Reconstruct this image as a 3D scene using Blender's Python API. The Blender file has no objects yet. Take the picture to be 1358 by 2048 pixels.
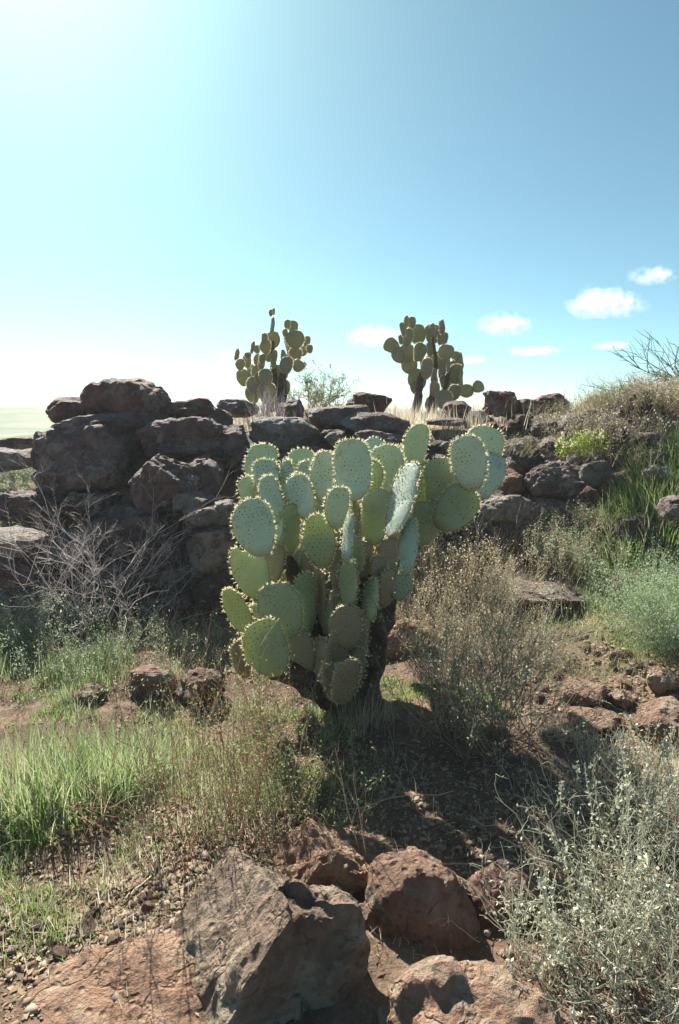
import bpy, bmesh, math
import numpy as np
from mathutils import Matrix, Vector
R = math.radians
scene = bpy.context.scene
C = scene.collection

# ------------------------------------------------------------------ camera, sky, sun, exposure
F = 1251.0                                   # focal length in photograph pixels (22 mm on a 36 mm tall frame)
PITCH = math.atan((1024 - 826) / F)
CAM = np.array([0.0, 0.0, 1.3])
cd = bpy.data.cameras.new('camera'); cam = bpy.data.objects.new('camera', cd); C.objects.link(cam)
cam.location = CAM; cam.rotation_euler = (R(90) - PITCH, 0, 0)
cd.sensor_fit = 'VERTICAL'; cd.sensor_height = 36; cd.sensor_width = 24; cd.lens = 22
cd.clip_start = 0.02; cd.clip_end = 20000
scene.camera = cam

SUN_EL, SUN_AZ = R(39.5), R(26)                # azimuth measured to the west of the view direction (+Y)
SUN = np.array([-math.cos(SUN_EL) * math.sin(SUN_AZ), math.cos(SUN_EL) * math.cos(SUN_AZ), math.sin(SUN_EL)])
world = bpy.data.worlds.new('World'); scene.world = world; world.use_nodes = True
wn = world.node_tree.nodes; wl = world.node_tree.links
bg = wn['Background']
sky = wn.new('ShaderNodeTexSky'); sky.sky_type = 'NISHITA'; sky.sun_disc = False
sky.sun_elevation = SUN_EL; sky.sun_rotation = -SUN_AZ
sky.air_density = 0.7; sky.dust_density = 5.0; sky.ozone_density = 1.0; sky.altitude = 2500
tint = wn.new('ShaderNodeMix'); tint.data_type = 'RGBA'; tint.blend_type = 'MULTIPLY'; tint.inputs[0].default_value = 1
tint.inputs[7].default_value = (0.63, 1.0, 0.91, 1)
gam = wn.new('ShaderNodeGamma'); gam.inputs[1].default_value = 0.92; wl.new(sky.outputs[0], gam.inputs[0]); wl.new(gam.outputs[0], tint.inputs[6]); wl.new(tint.outputs[2], bg.inputs[0])
bg.inputs[1].default_value = 0.072
sd = bpy.data.lights.new('sun', 'SUN'); so = bpy.data.objects.new('sun', sd); C.objects.link(so)
sd.energy = 4.8; sd.angle = R(0.6); sd.color = (1.0, 0.96, 0.82)
so.rotation_euler = Vector(SUN).to_track_quat('Z', 'Y').to_euler(); so.location = (-6, 9, 12)
vs = scene.view_settings
vs.view_transform = 'Standard'; vs.look = 'None'; vs.exposure = 1.45; vs.gamma = 1.0; vs.use_curve_mapping = False
scene.cycles.max_bounces = 8; scene.cycles.transmission_bounces = 6; scene.cycles.transparent_max_bounces = 8
scene.cycles.volume_bounces = 3
scene.cycles.use_denoising = True

# ------------------------------------------------------------------ helpers
cp, sp = math.cos(PITCH), math.sin(PITCH)
def ray(px, py):
    a, b = (px - 679) / F, (1024 - py) / F
    return np.array([a, cp + b * sp, b * cp - sp])
def P(px, py, Y):
    d = ray(px, py); return CAM + d * (Y / d[1])
def depth_of(p):
    q = np.asarray(p) - CAM; return q[1] * cp - q[2] * sp

def sm(a, b, t):
    t = np.clip((t - a) / (b - a), 0, 1); return t * t * (3 - 2 * t)

def _hash(ix, iy, iz, seed):
    n = (ix * 374761393 + iy * 668265263 + iz * 2147483647 + seed * 1274126177) & 0xFFFFFFFF
    n = ((n ^ (n >> 13)) * 1274126177) & 0xFFFFFFFF
    n = ((n ^ (n >> 16)) * 2246822519) & 0xFFFFFFFF
    return ((n ^ (n >> 15)) & 0xFFFFFF) / float(0xFFFFFF)
def vnoise(p, seed=0):
    p = np.asarray(p, float); i = np.floor(p).astype(np.int64); f = p - i; f = f * f * (3 - 2 * f)
    out = 0
    for dx in (0, 1):
        for dy in (0, 1):
            for dz in (0, 1):
                w = (f[..., 0] if dx else 1 - f[..., 0]) * (f[..., 1] if dy else 1 - f[..., 1]) * (f[..., 2] if dz else 1 - f[..., 2])
                out = out + w * _hash(i[..., 0] + dx, i[..., 1] + dy, i[..., 2] + dz, seed)
    return out * 2 - 1
def fbm(p, octv=4, seed=0, gain=0.5):
    p = np.asarray(p, float); s = 0; a = 1
    for k in range(octv):
        s = s + a * vnoise(p * 2.03 ** k + 17.3 * k, seed + k); a *= gain
    return s

def terrain(x, y, fine=True):
    x = np.asarray(x, float); y = np.asarray(y, float)
    yb = 3.80 + 0.55 * sm(0.2, 0.9, x) - 0.95 * sm(1.2, 2.2, x)
    yt = yb + 1.45 + 0.5 * sm(1.2, 2.2, x)
    H = 1.14 * (1 - 0.42 * sm(-1.95, -2.6, x))
    z = H * sm(yb, yt, y)
    z = z + 0.5 * sm(0.9, 3.2, x) * sm(0.8, 4.0, y) * (1 - .85 * sm(4.2, 6.6, y))
    z = z + 0.10 * sm(5.5, 9, y) + 0.02 * sm(2.0, 5.0, x) * sm(5, 8, y)
    z = z - 2.2 * sm(13, 60, y)
    z = z - 1.3 * sm(0.0, 7.0, -x - 0.47 * y - 0.1) * sm(5.0, 8.0, y)
    z = z - 0.8 * sm(6, 60, np.abs(x)) * sm(6, 40, y)
    z = z + 0.04 * sm(-0.4, -1.6, x) * sm(3.2, 1.6, y)
    if fine:
        q = np.stack([x, y, np.zeros_like(x)], -1)
        amp = sm(60, 6, np.abs(x) + np.abs(y) * .5)
        z = z + amp * (0.035 * fbm(q * 1.7, 3, 5) + 0.012 * fbm(q * 9, 3, 9))
        far = sm(60, 400, y)
        z = z + far * .35 * fbm(q * 0.01, 3, 3)
    return z
def T1(x, y): return float(terrain(np.array([x]), np.array([y]))[0])
def G(px, py, far=11.0):
    d = ray(px, py); ts = np.linspace(0.5, far, 1400); pts = CAM + d * ts[:, None]
    below = np.nonzero(pts[:, 2] < terrain(pts[:, 0], pts[:, 1]))[0]
    return pts[below[0]] if len(below) else None

def make_mesh(name, V, Fc, smooth=False):
    V = np.ascontiguousarray(V, dtype=np.float32); Fc = np.ascontiguousarray(Fc, dtype=np.int32)
    me = bpy.data.meshes.new(name); k = Fc.shape[1]
    me.vertices.add(len(V)); me.vertices.foreach_set('co', V.ravel())
    me.loops.add(Fc.size); me.loops.foreach_set('vertex_index', Fc.ravel())
    me.polygons.add(len(Fc)); me.polygons.foreach_set('loop_start', np.arange(0, Fc.size, k, dtype=np.int32))
    me.polygons.foreach_set('loop_total', np.full(len(Fc), k, dtype=np.int32))
    if smooth: me.polygons.foreach_set('use_smooth', np.ones(len(Fc), dtype=bool))
    me.update(calc_edges=True); me.validate()
    return me
def obj(name, V, Fc, mat, parent=None, smooth=False, loc=None):
    me = make_mesh(name, V, Fc, smooth)
    if mat: me.materials.append(mat)
    o = bpy.data.objects.new(name, me); C.objects.link(o)
    if parent: o.parent = parent
    if loc is not None: o.location = loc
    return o
def empty(name, loc):
    o = bpy.data.objects.new(name, None); C.objects.link(o); o.location = loc; o.empty_display_size = .1; return o
def tag(o, label=None, cat=None, group=None, kind=None):
    if label: o['label'] = label
    if cat: o['category'] = cat
    if group: o['group'] = group
    if kind: o['kind'] = kind
    return o
class Bag:                                    # collects triangles
    def __init__(s): s.v = []; s.f = []; s.n = 0
    def add(s, V, Fc):
        s.v.append(np.asarray(V, float).reshape(-1, 3)); s.f.append(np.asarray(Fc).reshape(-1, 3) + s.n); s.n += len(s.v[-1])
    def get(s): return np.concatenate(s.v), np.concatenate(s.f)
    def build(s, name, mat, parent=None, smooth=False, origin=None):
        V, Fc = s.get()
        if origin is not None: V = V - np.asarray(origin)
        return obj(name, V, Fc, mat, parent, smooth)
def unit(v): return v / np.maximum(np.linalg.norm(v, axis=-1, keepdims=True), 1e-9)

# ------------------------------------------------------------------ materials
def new_mat(name):
    m = bpy.data.materials.new(name); m.use_nodes = True
    nt = m.node_tree; return m, nt.nodes, nt.links, nt.nodes['Principled BSDF'], nt.nodes['Material Output']
def ramp(n, stops, interp='LINEAR'):
    r = n.new('ShaderNodeValToRGB'); r.color_ramp.interpolation = interp
    while len(r.color_ramp.elements) < len(stops): r.color_ramp.elements.new(0.5)
    for e, (p, c) in zip(r.color_ramp.elements, stops):
        e.position = p; e.color = (*c, 1) if len(c) == 3 else c
    return r
def noise_node(n, l, co, scale, detail=4, rough=.55, dist=0):
    t = n.new('ShaderNodeTexNoise'); t.inputs['Scale'].default_value = scale; t.inputs['Detail'].default_value = detail
    t.inputs['Roughness'].default_value = rough; t.inputs['Distortion'].default_value = dist
    l.new(co, t.inputs['Vector']); return t
def mixc(n, l, fac, a, b, blend='MIX'):
    m = n.new('ShaderNodeMix'); m.data_type = 'RGBA'; m.blend_type = blend
    for i, v in ((0, fac), (6, a), (7, b)):
        if isinstance(v, (int, float)): m.inputs[i].default_value = v
        elif isinstance(v, tuple): m.inputs[i].default_value = (*v, 1) if len(v) == 3 else v
        else: l.new(v, m.inputs[i])
    return m.outputs[2]

def plant_mat(name, cols, trans=.4, rough=.55, spec=.3):
    m, n, l, b, out = new_mat(name)
    g = n.new('ShaderNodeNewGeometry')
    r = ramp(n, [(i / max(1, len(cols) - 1), c) for i, c in enumerate(cols)])
    l.new(g.outputs['Random Per Island'], r.inputs[0])
    l.new(r.outputs[0], b.inputs['Base Color']); b.inputs['Roughness'].default_value = rough
    b.inputs['Specular IOR Level'].default_value = spec
    if trans > 0:
        t = n.new('ShaderNodeBsdfTranslucent'); l.new(r.outputs[0], t.inputs[0])
        mx = n.new('ShaderNodeMixShader'); mx.inputs[0].default_value = trans
        l.new(b.outputs[0], mx.inputs[1]); l.new(t.outputs[0], mx.inputs[2]); l.new(mx.outputs[0], out.inputs[0])
    return m

def rock_mat(name, c1, c2, c3, lichen=(0.36, 0.34, 0.31), lich=.5, bump=.6, pits=.4, scale=1.0):
    m, n, l, b, out = new_mat(name)
    tc = n.new('ShaderNodeTexCoord'); co = tc.outputs['Object']
    oi = n.new('ShaderNodeObjectInfo')
    add = n.new('ShaderNodeVectorMath'); add.operation = 'ADD'
    mul = n.new('ShaderNodeMath'); mul.operation = 'MULTIPLY'; mul.inputs[1].default_value = 37.0
    l.new(oi.outputs['Random'], mul.inputs[0]); l.new(co, add.inputs[0]); l.new(mul.outputs[0], add.inputs[1]); co = add.outputs[0]
    n1 = noise_node(n, l, co, 5 * scale, 6, .62); n2 = noise_node(n, l, co, 26 * scale, 5, .65); n3 = noise_node(n, l, co, 2.2 * scale, 3, .5)
    r1 = ramp(n, [(.3, c1), (.52, c2), (.72, c3)]); l.new(n1.outputs[0], r1.inputs[0])
    r2 = ramp(n, [(.3, (.62, .62, .62)), (.7, (1.25, 1.25, 1.25))]); l.new(n2.outputs[0], r2.inputs[0])
    col = mixc(n, l, .8, r1.outputs[0], r2.outputs[0], 'MULTIPLY')
    rv = ramp(n, [(0, (.78, .76, .8)), (1, (1.2, 1.15, 1.1))]); l.new(oi.outputs['Random'], rv.inputs[0])
    col = mixc(n, l, 1.0, col, rv.outputs[0], 'MULTIPLY')
    nl = noise_node(n, l, co, 9 * scale, 5, .7, .4)
    mm = n.new('ShaderNodeMath'); mm.operation = 'MULTIPLY_ADD'; mm.inputs[1].default_value = .6; 
    l.new(n3.outputs[0], mm.inputs[0]); l.new(nl.outputs[0], mm.inputs[2])
    rl = ramp(n, [(.84, (0, 0, 0)), (.90, (lich, lich, lich))]); l.new(mm.outputs[0], rl.inputs[0])
    col = mixc(n, l, rl.outputs[0], col, lichen)
    l.new(col, b.inputs['Base Color']); b.inputs['Roughness'].default_value = .78; b.inputs['Specular IOR Level'].default_value = .35
    v = n.new('ShaderNodeTexVoronoi'); v.inputs['Scale'].default_value = 34 * scale; l.new(co, v.inputs['Vector'])
    rp = ramp(n, [(.05, (0, 0, 0)), (.32, (1, 1, 1))]); l.new(v.outputs['Distance'], rp.inputs[0])
    n5 = noise_node(n, l, co, 60 * scale, 6, .7)
    hmix = n.new('ShaderNodeMath'); hmix.operation = 'MULTIPLY_ADD'; hmix.inputs[1].default_value = pits
    l.new(rp.outputs[0], hmix.inputs[0]); l.new(n5.outputs[0], hmix.inputs[2])
    h2 = n.new('ShaderNodeMath'); h2.operation = 'MULTIPLY_ADD'; h2.inputs[1].default_value = 1.4
    l.new(n2.outputs[0], h2.inputs[0]); l.new(hmix.outputs[0], h2.inputs[2])
    wn2 = noise_node(n, l, co, 7 * scale, 4, .6); wv = n.new('ShaderNodeVectorMath'); wv.operation = 'MULTIPLY_ADD'; wv.inputs[1].default_value = (.22, .22, .22); l.new(wn2.outputs['Color'], wv.inputs[0]); l.new(co, wv.inputs[2])
    vc = n.new('ShaderNodeTexVoronoi'); vc.feature = 'DISTANCE_TO_EDGE'; vc.inputs['Scale'].default_value = 4.2 * scale; l.new(wv.outputs[0], vc.inputs['Vector'])
    rc = ramp(n, [(.0, (0, 0, 0)), (.035, (1, 1, 1))]); l.new(vc.outputs['Distance'], rc.inputs[0])
    h3 = n.new('ShaderNodeMath'); h3.operation = 'MULTIPLY_ADD'; h3.inputs[1].default_value = .55; l.new(rc.outputs[0], h3.inputs[0]); l.new(h2.outputs[0], h3.inputs[2]); h2 = h3
    bp = n.new('ShaderNodeBump'); bp.inputs['Strength'].default_value = min(1, bump * 1.6); bp.inputs['Distance'].default_value = .03
    l.new(h2.outputs[0], bp.inputs['Height']); l.new(bp.outputs[0], b.inputs['Normal'])
    return m

M = {}
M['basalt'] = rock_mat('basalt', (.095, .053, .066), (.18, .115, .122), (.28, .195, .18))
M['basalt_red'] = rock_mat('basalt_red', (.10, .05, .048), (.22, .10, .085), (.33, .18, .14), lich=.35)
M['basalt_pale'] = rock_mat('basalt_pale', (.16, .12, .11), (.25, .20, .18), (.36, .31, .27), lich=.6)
M['rust_rock'] = rock_mat('rust_rock', (.15, .08, .058), (.27, .16, .112), (.44, .31, .22), lichen=(.5, .4, .3), lich=.4, bump=.6)
M['tan_rock'] = rock_mat('tan_rock', (.20, .11, .075), (.33, .20, .14), (.45, .31, .23), lichen=(.48, .40, .31), lich=.4, bump=.6, pits=.8)
M['grey_rock'] = rock_mat('grey_rock', (.21, .135, .10), (.38, .275, .20), (.50, .39, .29), lichen=(.5, .43, .32), lich=.5, bump=.8, pits=.7)

def soil_mat():
    m, n, l, b, out = new_mat('soil')
    tc = n.new('ShaderNodeTexCoord'); co = tc.outputs['Object']
    n1 = noise_node(n, l, co, 1.1, 5, .6); n2 = noise_node(n, l, co, 14, 6, .7); n3 = noise_node(n, l, co, 90, 4, .7)
    r1 = ramp(n, [(.3, (.085, .055, .046)), (.5, (.15, .098, .075)), (.7, (.23, .165, .12))]); l.new(n1.outputs[0], r1.inputs[0])
    r2 = ramp(n, [(.3, (.6, .6, .6)), (.7, (1.3, 1.25, 1.2))]); l.new(n2.outputs[0], r2.inputs[0])
    col = mixc(n, l, .85, r1.outputs[0], r2.outputs[0], 'MULTIPLY')
    r3 = ramp(n, [(.35, (.75, .75, .75)), (.68, (1.35, 1.3, 1.25))]); l.new(n3.outputs[0], r3.inputs[0])
    col = mixc(n, l, .8, col, r3.outputs[0], 'MULTIPLY')
    # dry scrub plain far away
    sep = n.new('ShaderNodeSeparateXYZ'); l.new(co, sep.inputs[0])
    rr = n.new('ShaderNodeMapRange'); rr.inputs['From Min'].default_value = 9; rr.inputs['From Max'].default_value = 26; l.new(sep.outputs[1], rr.inputs[0])
    nf = noise_node(n, l, co, .05, 6, .7)
    rf = ramp(n, [(.35, (.07, .10, .05)), (.5, (.14, .18, .09)), (.65, (.24, .26, .14))]); l.new(nf.outputs[0], rf.inputs[0])
    col = mixc(n, l, rr.outputs[0], col, rf.outputs[0])
    l.new(col, b.inputs['Base Color']); b.inputs['Roughness'].default_value = .9; b.inputs['Specular IOR Level'].default_value = .2
    ad = n.new('ShaderNodeMath'); ad.operation = 'MULTIPLY_ADD'; ad.inputs[1].default_value = .5
    l.new(n3.outputs[0], ad.inputs[0]); l.new(n2.outputs[0], ad.inputs[2])
    bp = n.new('ShaderNodeBump'); bp.inputs['Strength'].default_value = .6; bp.inputs['Distance'].default_value = .02
    l.new(ad.outputs[0], bp.inputs['Height']); l.new(bp.outputs[0], b.inputs['Normal'])
    return m
M['soil'] = soil_mat()

def pad_mat(name, c1, c2, old=0.0, trans=.22):
    m, n, l, b, out = new_mat(name)
    tc = n.new('ShaderNodeTexCoord'); co = tc.outputs['Object']; oi = n.new('ShaderNodeObjectInfo')
    n1 = noise_node(n, l, co, 9, 4, .6); n2 = noise_node(n, l, co, 45, 4, .65)
    r1 = ramp(n, [(.32, c1), (.68, c2)]); l.new(n1.outputs[0], r1.inputs[0])
    rv = ramp(n, [(0, (.84, .9, .82)), (.5, (1, 1, 1)), (1, (1.14, 1.08, 1.12))]); l.new(oi.outputs['Random'], rv.inputs[0])
    col = mixc(n, l, 1.0, r1.outputs[0], rv.outputs[0], 'MULTIPLY')
    r2 = ramp(n, [(.52, (0, 0, 0)), (.68, (1, 1, 1))]); l.new(n2.outputs[0], r2.inputs[0])
    f = n.new('ShaderNodeMath'); f.operation = 'MULTIPLY'; f.inputs[1].default_value = .18 + .6 * old; l.new(r2.outputs[0], f.inputs[0])
    col = mixc(n, l, f.outputs[0], col, (.22, .15, .09))
    n3 = noise_node(n, l, co, 21, 3, .6, 1.2); r3 = ramp(n, [(.60, (0, 0, 0)), (.66, (.7, .7, .7))]); l.new(n3.outputs[0], r3.inputs[0])
    col = mixc(n, l, r3.outputs[0], col, (.30, .24, .15))                       # corky scars
    sx = n.new('ShaderNodeSeparateXYZ'); l.new(co, sx.inputs[0]); mr = n.new('ShaderNodeMapRange'); mr.inputs['From Min'].default_value = .05; mr.inputs['From Max'].default_value = .0; l.new(sx.outputs[2], mr.inputs[0])
    mb = n.new('ShaderNodeMath'); mb.operation = 'MULTIPLY'; mb.inputs[1].default_value = .7; l.new(mr.outputs[0], mb.inputs[0]); col = mixc(n, l, mb.outputs[0], col, (.24, .19, .11))   # woody joint
    l.new(col, b.inputs['Base Color']); b.inputs['Roughness'].default_value = .5; b.inputs['Specular IOR Level'].default_value = .35
    bp = n.new('ShaderNodeBump'); bp.inputs['Strength'].default_value = .25 + .5 * old; bp.inputs['Distance'].default_value = .006
    l.new(n2.outputs[0], bp.inputs['Height']); l.new(bp.outputs[0], b.inputs['Normal'])
    t = n.new('ShaderNodeBsdfTranslucent'); t.inputs[0].default_value = (.62, .70, .20, 1)
    mx = n.new('ShaderNodeMixShader'); mx.inputs[0].default_value = trans
    l.new(b.outputs[0], mx.inputs[1]); l.new(t.outputs[0], mx.inputs[2]); l.new(mx.outputs[0], out.inputs[0])
    return m
M['pad_y'] = pad_mat('cactus_skin_young', (.36, .46, .38), (.46, .55, .47), 0, .18)
M['pad_m'] = pad_mat('cactus_skin_mature', (.28, .34, .20), (.37, .43, .28), .15, .24)
M['pad_o'] = pad_mat('cactus_skin_old', (.23, .20, .12), (.28, .22, .15), .7, .08)
M['pad_b'] = pad_mat('cactus_skin_distant', (.21, .20, .13), (.30, .23, .16), .4, .15)
M['bark'] = rock_mat('cactus_bark', (.11, .07, .06), (.18, .12, .09), (.26, .19, .14), lich=.1, bump=.8, scale=3)
M['areole'] = plant_mat('areole_wool', [(.11, .085, .05), (.19, .14, .08)], 0, .9, .1)
M['spine'] = plant_mat('spine_straw', [(.72, .62, .36), (.88, .80, .55), (.78, .68, .42)], .55, .4)
M['grass'] = plant_mat('grass_green', [(.12, .20, .05), (.18, .30, .07), (.26, .37, .12), (.36, .38, .19), (.48, .44, .28)], .55)
M['grass_pale'] = plant_mat('grass_pale', [(.20, .28, .12), (.32, .40, .21), (.46, .47, .30)], .5)
M['straw'] = plant_mat('straw_dry', [(.42, .34, .25), (.58, .51, .40), (.70, .65, .53), (.48, .40, .30)], .5)
M['straw_tan'] = plant_mat('straw_tan', [(.48, .38, .26), (.64, .54, .40), (.56, .47, .34)], .5)
M['silver'] = plant_mat('silver_weed', [(.38, .40, .30), (.58, .58, .46), (.46, .42, .32)], .35)
M['twig_grey'] = plant_mat('twig_grey', [(.34, .27, .27), (.52, .45, .44), (.42, .34, .33)], 0, .7)
M['twig_brown'] = plant_mat('twig_brown', [(.17, .12, .09), (.32, .25, .19), (.25, .18, .13)], 0, .7)
M['twig_red'] = plant_mat('twig_red', [(.22, .09, .06), (.34, .17, .10), (.3, .2, .13)], 0, .7)
M['leaf_grey'] = plant_mat('leaf_greygreen', [(.26, .32, .21), (.38, .44, .30), (.46, .48, .35)], .5)
M['leaf_olive'] = plant_mat('leaf_olive', [(.15, .19, .08), (.25, .30, .13), (.34, .34, .19)], .5)
M['leaf_pale'] = plant_mat('leaf_pale', [(.32, .42, .26), (.44, .54, .36), (.38, .46, .28)], .45)
M['leaf_yellow'] = plant_mat('leaf_yellowgreen', [(.32, .40, .08), (.45, .50, .14)], .5)
M['flower'] = plant_mat('flower_cream', [(.6, .55, .4), (.7, .66, .5)], .4)
M['dark_twig'] = plant_mat('twig_dark', [(.07, .06, .055), (.12, .10, .085)], 0, .8)

# ------------------------------------------------------------------ ground
def axis(lo, hi, step, far_lo, far_hi, g=1.13):
    a = list(np.arange(lo, hi + 1e-6, step)); s = step
    while a[-1] < far_hi: s *= g; a.append(a[-1] + s)
    s = step; b = [a[0]]
    while b[-1] > far_lo: s *= g; b.append(b[-1] - s)
    return np.array(b[:0:-1] + a)
gx = axis(-3.6, 3.6, .027, -600, 600); gy = axis(.2, 6.5, .027, -60, 700)
X, Y = np.meshgrid(gx, gy, indexing='ij'); Z = terrain(X, Y)
nx, ny = X.shape
idx = np.arange(nx * ny).reshape(nx, ny)
quads = np.stack([idx[:-1, :-1], idx[1:, :-1], idx[1:, 1:], idx[:-1, 1:]], -1).reshape(-1, 4)
ground = obj('ground', np.stack([X, Y, Z], -1).reshape(-1, 3), quads, M['soil'], smooth=True)
tag(ground, 'reddish brown desert soil sloping up to the rocks and out to the plain', 'ground', kind='structure')

# far hills: two solid ridges beyond the plain
def ridge(name, Yc, x0, x1, peak, base, seed, mat, label):
    xs = np.linspace(x0, x1, 160); ys = np.linspace(-1, 1, 15)
    XX, TT = np.meshgrid(xs, ys, indexing='ij')
    prof = .45 + .55 * (fbm(np.stack([xs / (x1 - x0) * 9, xs * 0, xs * 0], -1), 4, seed) * .5 + .5)
    edge = sm(x0, x0 + .15 * (x1 - x0), xs) * sm(x1, x1 - .15 * (x1 - x0), xs)
    ZZ = base + (peak * prof * edge)[:, None] * (1 - np.abs(TT) ** 1.6)
    ZZ += (1 - np.abs(TT)) * fbm(np.stack([XX * .01, TT * 3, XX * 0], -1), 3, seed + 2) * peak * .12
    YY = Yc + TT * peak * 4
    id2 = np.arange(XX.size).reshape(XX.shape)
    q = np.stack([id2[:-1, :-1], id2[1:, :-1], id2[1:, 1:], id2[:-1, 1:]], -1).reshape(-1, 4)
    o = obj(name, np.stack([XX, YY, ZZ], -1).reshape(-1, 3), q, mat, smooth=True)
    return tag(o, label, 'hills', kind='structure')
m_h, n_, l_, b_, _o = new_mat('hill_scrub'); b_.inputs['Base Color'].default_value = (.15, .15, .09, 1); b_.inputs['Roughness'].default_value = .95
nz = n_.new('ShaderNodeTexNoise'); nz.inputs['Scale'].default_value = 14; rz = ramp(n_, [(.35, (.09, .10, .05)), (.65, (.22, .2, .13))])
l_.new(nz.outputs[0], rz.inputs[0]); l_.new(rz.outputs[0], b_.inputs['Base Color'])
ridge('hills', 330, -400, 300, 12.0, -3.5, 4, m_h, 'pale far mountain ridge on the horizon')
ridge('hills', 150, -220, 40, 7.0, -3.2, 11, m_h, 'low scrubby hill in front of the mountain ridge')

# ------------------------------------------------------------------ rocks
_ico = {}
def ico(sub):
    if sub not in _ico:
        bm = bmesh.new(); bmesh.ops.create_icosphere(bm, subdivisions=sub, radius=1)
        _ico[sub] = (np.array([v.co[:] for v in bm.verts]), np.array([[v.index for v in f.verts] for f in bm.faces])); bm.free()
    return _ico[sub]
def rock_geo(seed, hx, hy, hz, sub=4, ncut=9, rough=.10, planes=None, k=30, strata=0.0, lo=.58, hi=.92, chunky=.09):
    rng = np.random.default_rng(seed); n, f = ico(sub)
    pl = unit(rng.normal(size=(ncut, 3))); dd = rng.uniform(lo, hi, ncut)
    if planes is not None:
        pn = unit(np.array([p[:3] for p in planes], float)); pl = np.vstack([pl, pn]); dd = np.concatenate([dd, [p[3] for p in planes]])
    inv = np.maximum(n @ pl.T, 0) / dd[None]                        # 1/r of each cut
    r = 1.0 / (np.sum(np.concatenate([inv, np.full((len(n), 1), 1.0)], 1) ** k, 1) ** (1 / k))
    p = n * r[:, None]
    s = (hx + hy + hz) / 3
    cells = unit(rng.normal(size=(46, 3))); ca = rng.uniform(-1, 1, 46)      # chunky broken faces
    e = np.exp(130 * (unit(n + .10 * np.stack([fbm(n * 3, 2, 5 + q) for q in range(3)], -1)) @ cells.T - 1)); chunk = (e @ ca) / e.sum(1)
    p = p * (1 + chunky * chunk)[:, None]
    d = rough * (fbm(p * 1.6 + seed % 91, 3, seed % 997) * .9)
    rid = 1 - np.abs(fbm(p * 4.2 + seed % 53, 3, (seed + 7) % 997)); d = d + rough * .75 * (rid - .75)
    d = d + rough * .30 * fbm(p * 11 + seed % 31, 3, (seed + 3) % 997) + rough * .5 * np.minimum(0, .35 - np.abs(fbm(p * 3.1 + seed % 17, 2, (seed + 11) % 997)) * 1.0)
    if strata: d = d + strata * (np.abs(((p[:, 2] + .15 * fbm(p * 2, 2, seed % 77)) * 3.2) % 1 - .5) - .25)
    p = p * (1 + d)[:, None]
    return p * np.array([hx, hy, hz]), f
def rot3(rx, ry, rz): return np.array(Matrix.Rotation(rz, 3, 'Z') @ Matrix.Rotation(ry, 3, 'Y') @ Matrix.Rotation(rx, 3, 'X'))
def add_rock(name, loc, dims, mat, seed, label, cat='rock', group=None, sub=4, rot=(0, 0, 0), **kw):
    V, f = rock_geo(seed, *dims, sub=sub, **kw)
    V = V @ rot3(*rot).T
    o = obj(name, V, f, M[mat], smooth=True, loc=loc); o.data.set_sharp_from_angle(angle=R(24))
    return tag(o, label, cat, group)
rockn = [100]
def zone(px, small):
    k = 0 if px < 250 else 1 if px < 500 else 2 if px < 950 else 3
    a = 'small ' if small else ''
    return (a + ('dark rough rock low in the wall behind the bare purple shrub', 'dark rough rock of the wall between the pointed boulder and the big cactus',
            'dark rough rock of the wall directly behind the big cactus', 'dark rough rock of the wall between the outer cactus pads and the grass bank')[k],
            a + 'rocks of the wall, ' + ('shrub end', 'pointed boulder stretch', 'cactus stretch', 'grass bank end')[k])
def wall_rock(px, py, w, h, mat='basalt', label=None, Yd=None, name='boulder', back=.12, sub=4, rough=.11, **kw):
    rockn[0] += 1; rng = np.random.default_rng(rockn[0])
    if Yd is not None and Yd > 4.35: Yd += .3
    p = G(px, py, 6.6) if Yd is None else P(px, py, Yd)
    if p is None: p = P(px, py, 5.4)
    d = depth_of(p); hx, hz = w * d / F / 2 * 1.22, h * d / F / 2 * 1.24
    hy = .8 * (hx + hz) / 2 + .06
    if Yd is None: p = p + unit(p - CAM) * back * hy
    grp = None
    if 'planes' not in kw:
        j = lambda a, b, c, d: (a + rng.uniform(-.28, .28), b + rng.uniform(-.28, .28), c + rng.uniform(-.28, .28), d + rng.uniform(-.08, .08))
        kw['planes'] = [j(1, 0, 0, .84), j(-1, 0, 0, .84), j(0, 0, 1, .76), j(0, 0, -1, .78), j(0, -1, .1, .74)]; kw.setdefault('ncut', 5); kw.setdefault('lo', .7); kw['k'] = 24
    if label is None:
        label, grp = zone(px, False); name = 'rock'
    return add_rock(name, p, (hx, hy, hz), mat, rockn[0], label, 'rock' if name == 'rock' else name.replace('_', ' '), grp, sub,
                    (rng.uniform(-.12, .12), rng.uniform(-.12, .12), rng.uniform(-.3, .3)), rough=rough, **kw)

W_ = wall_rock
# stacked wall, end beside the open plain
W_(251, 797, 146, 74, 'basalt_red', 'large rounded reddish boulder perched on top of the rock wall', 4.75, sub=5, ncut=3, rough=.08, lo=.85)
W_(138, 820, 74, 46, 'basalt_red', 'small reddish boulder touching the large rounded boulder on top of the wall', 4.75, ncut=3, rough=.08, lo=.85)
W_(222, 853, 180, 52, 'basalt', 'flat grey lichened slab carrying the rounded top boulder', 4.55, sub=5, rough=.13)
W_(188, 915, 190, 125, 'basalt', 'huge dark pitted boulder forming the end of the rock wall by the plain', 4.45, sub=5, rough=.12)
W_(92, 905, 46, 84, 'basalt', 'upright dark rock at the outer end of the wall', 4.5)
W_(371, 824, 130, 50, 'basalt_red', 'long reddish rock on the wall crest between the round boulder and the cactus', 4.9)
W_(430, 838, 60, 40, 'basalt', None, 4.9); W_(477, 816, 76, 34, 'basalt_pale', 'pale low rock on the wall crest at the foot of the skyline cactus', 5.3)
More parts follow.
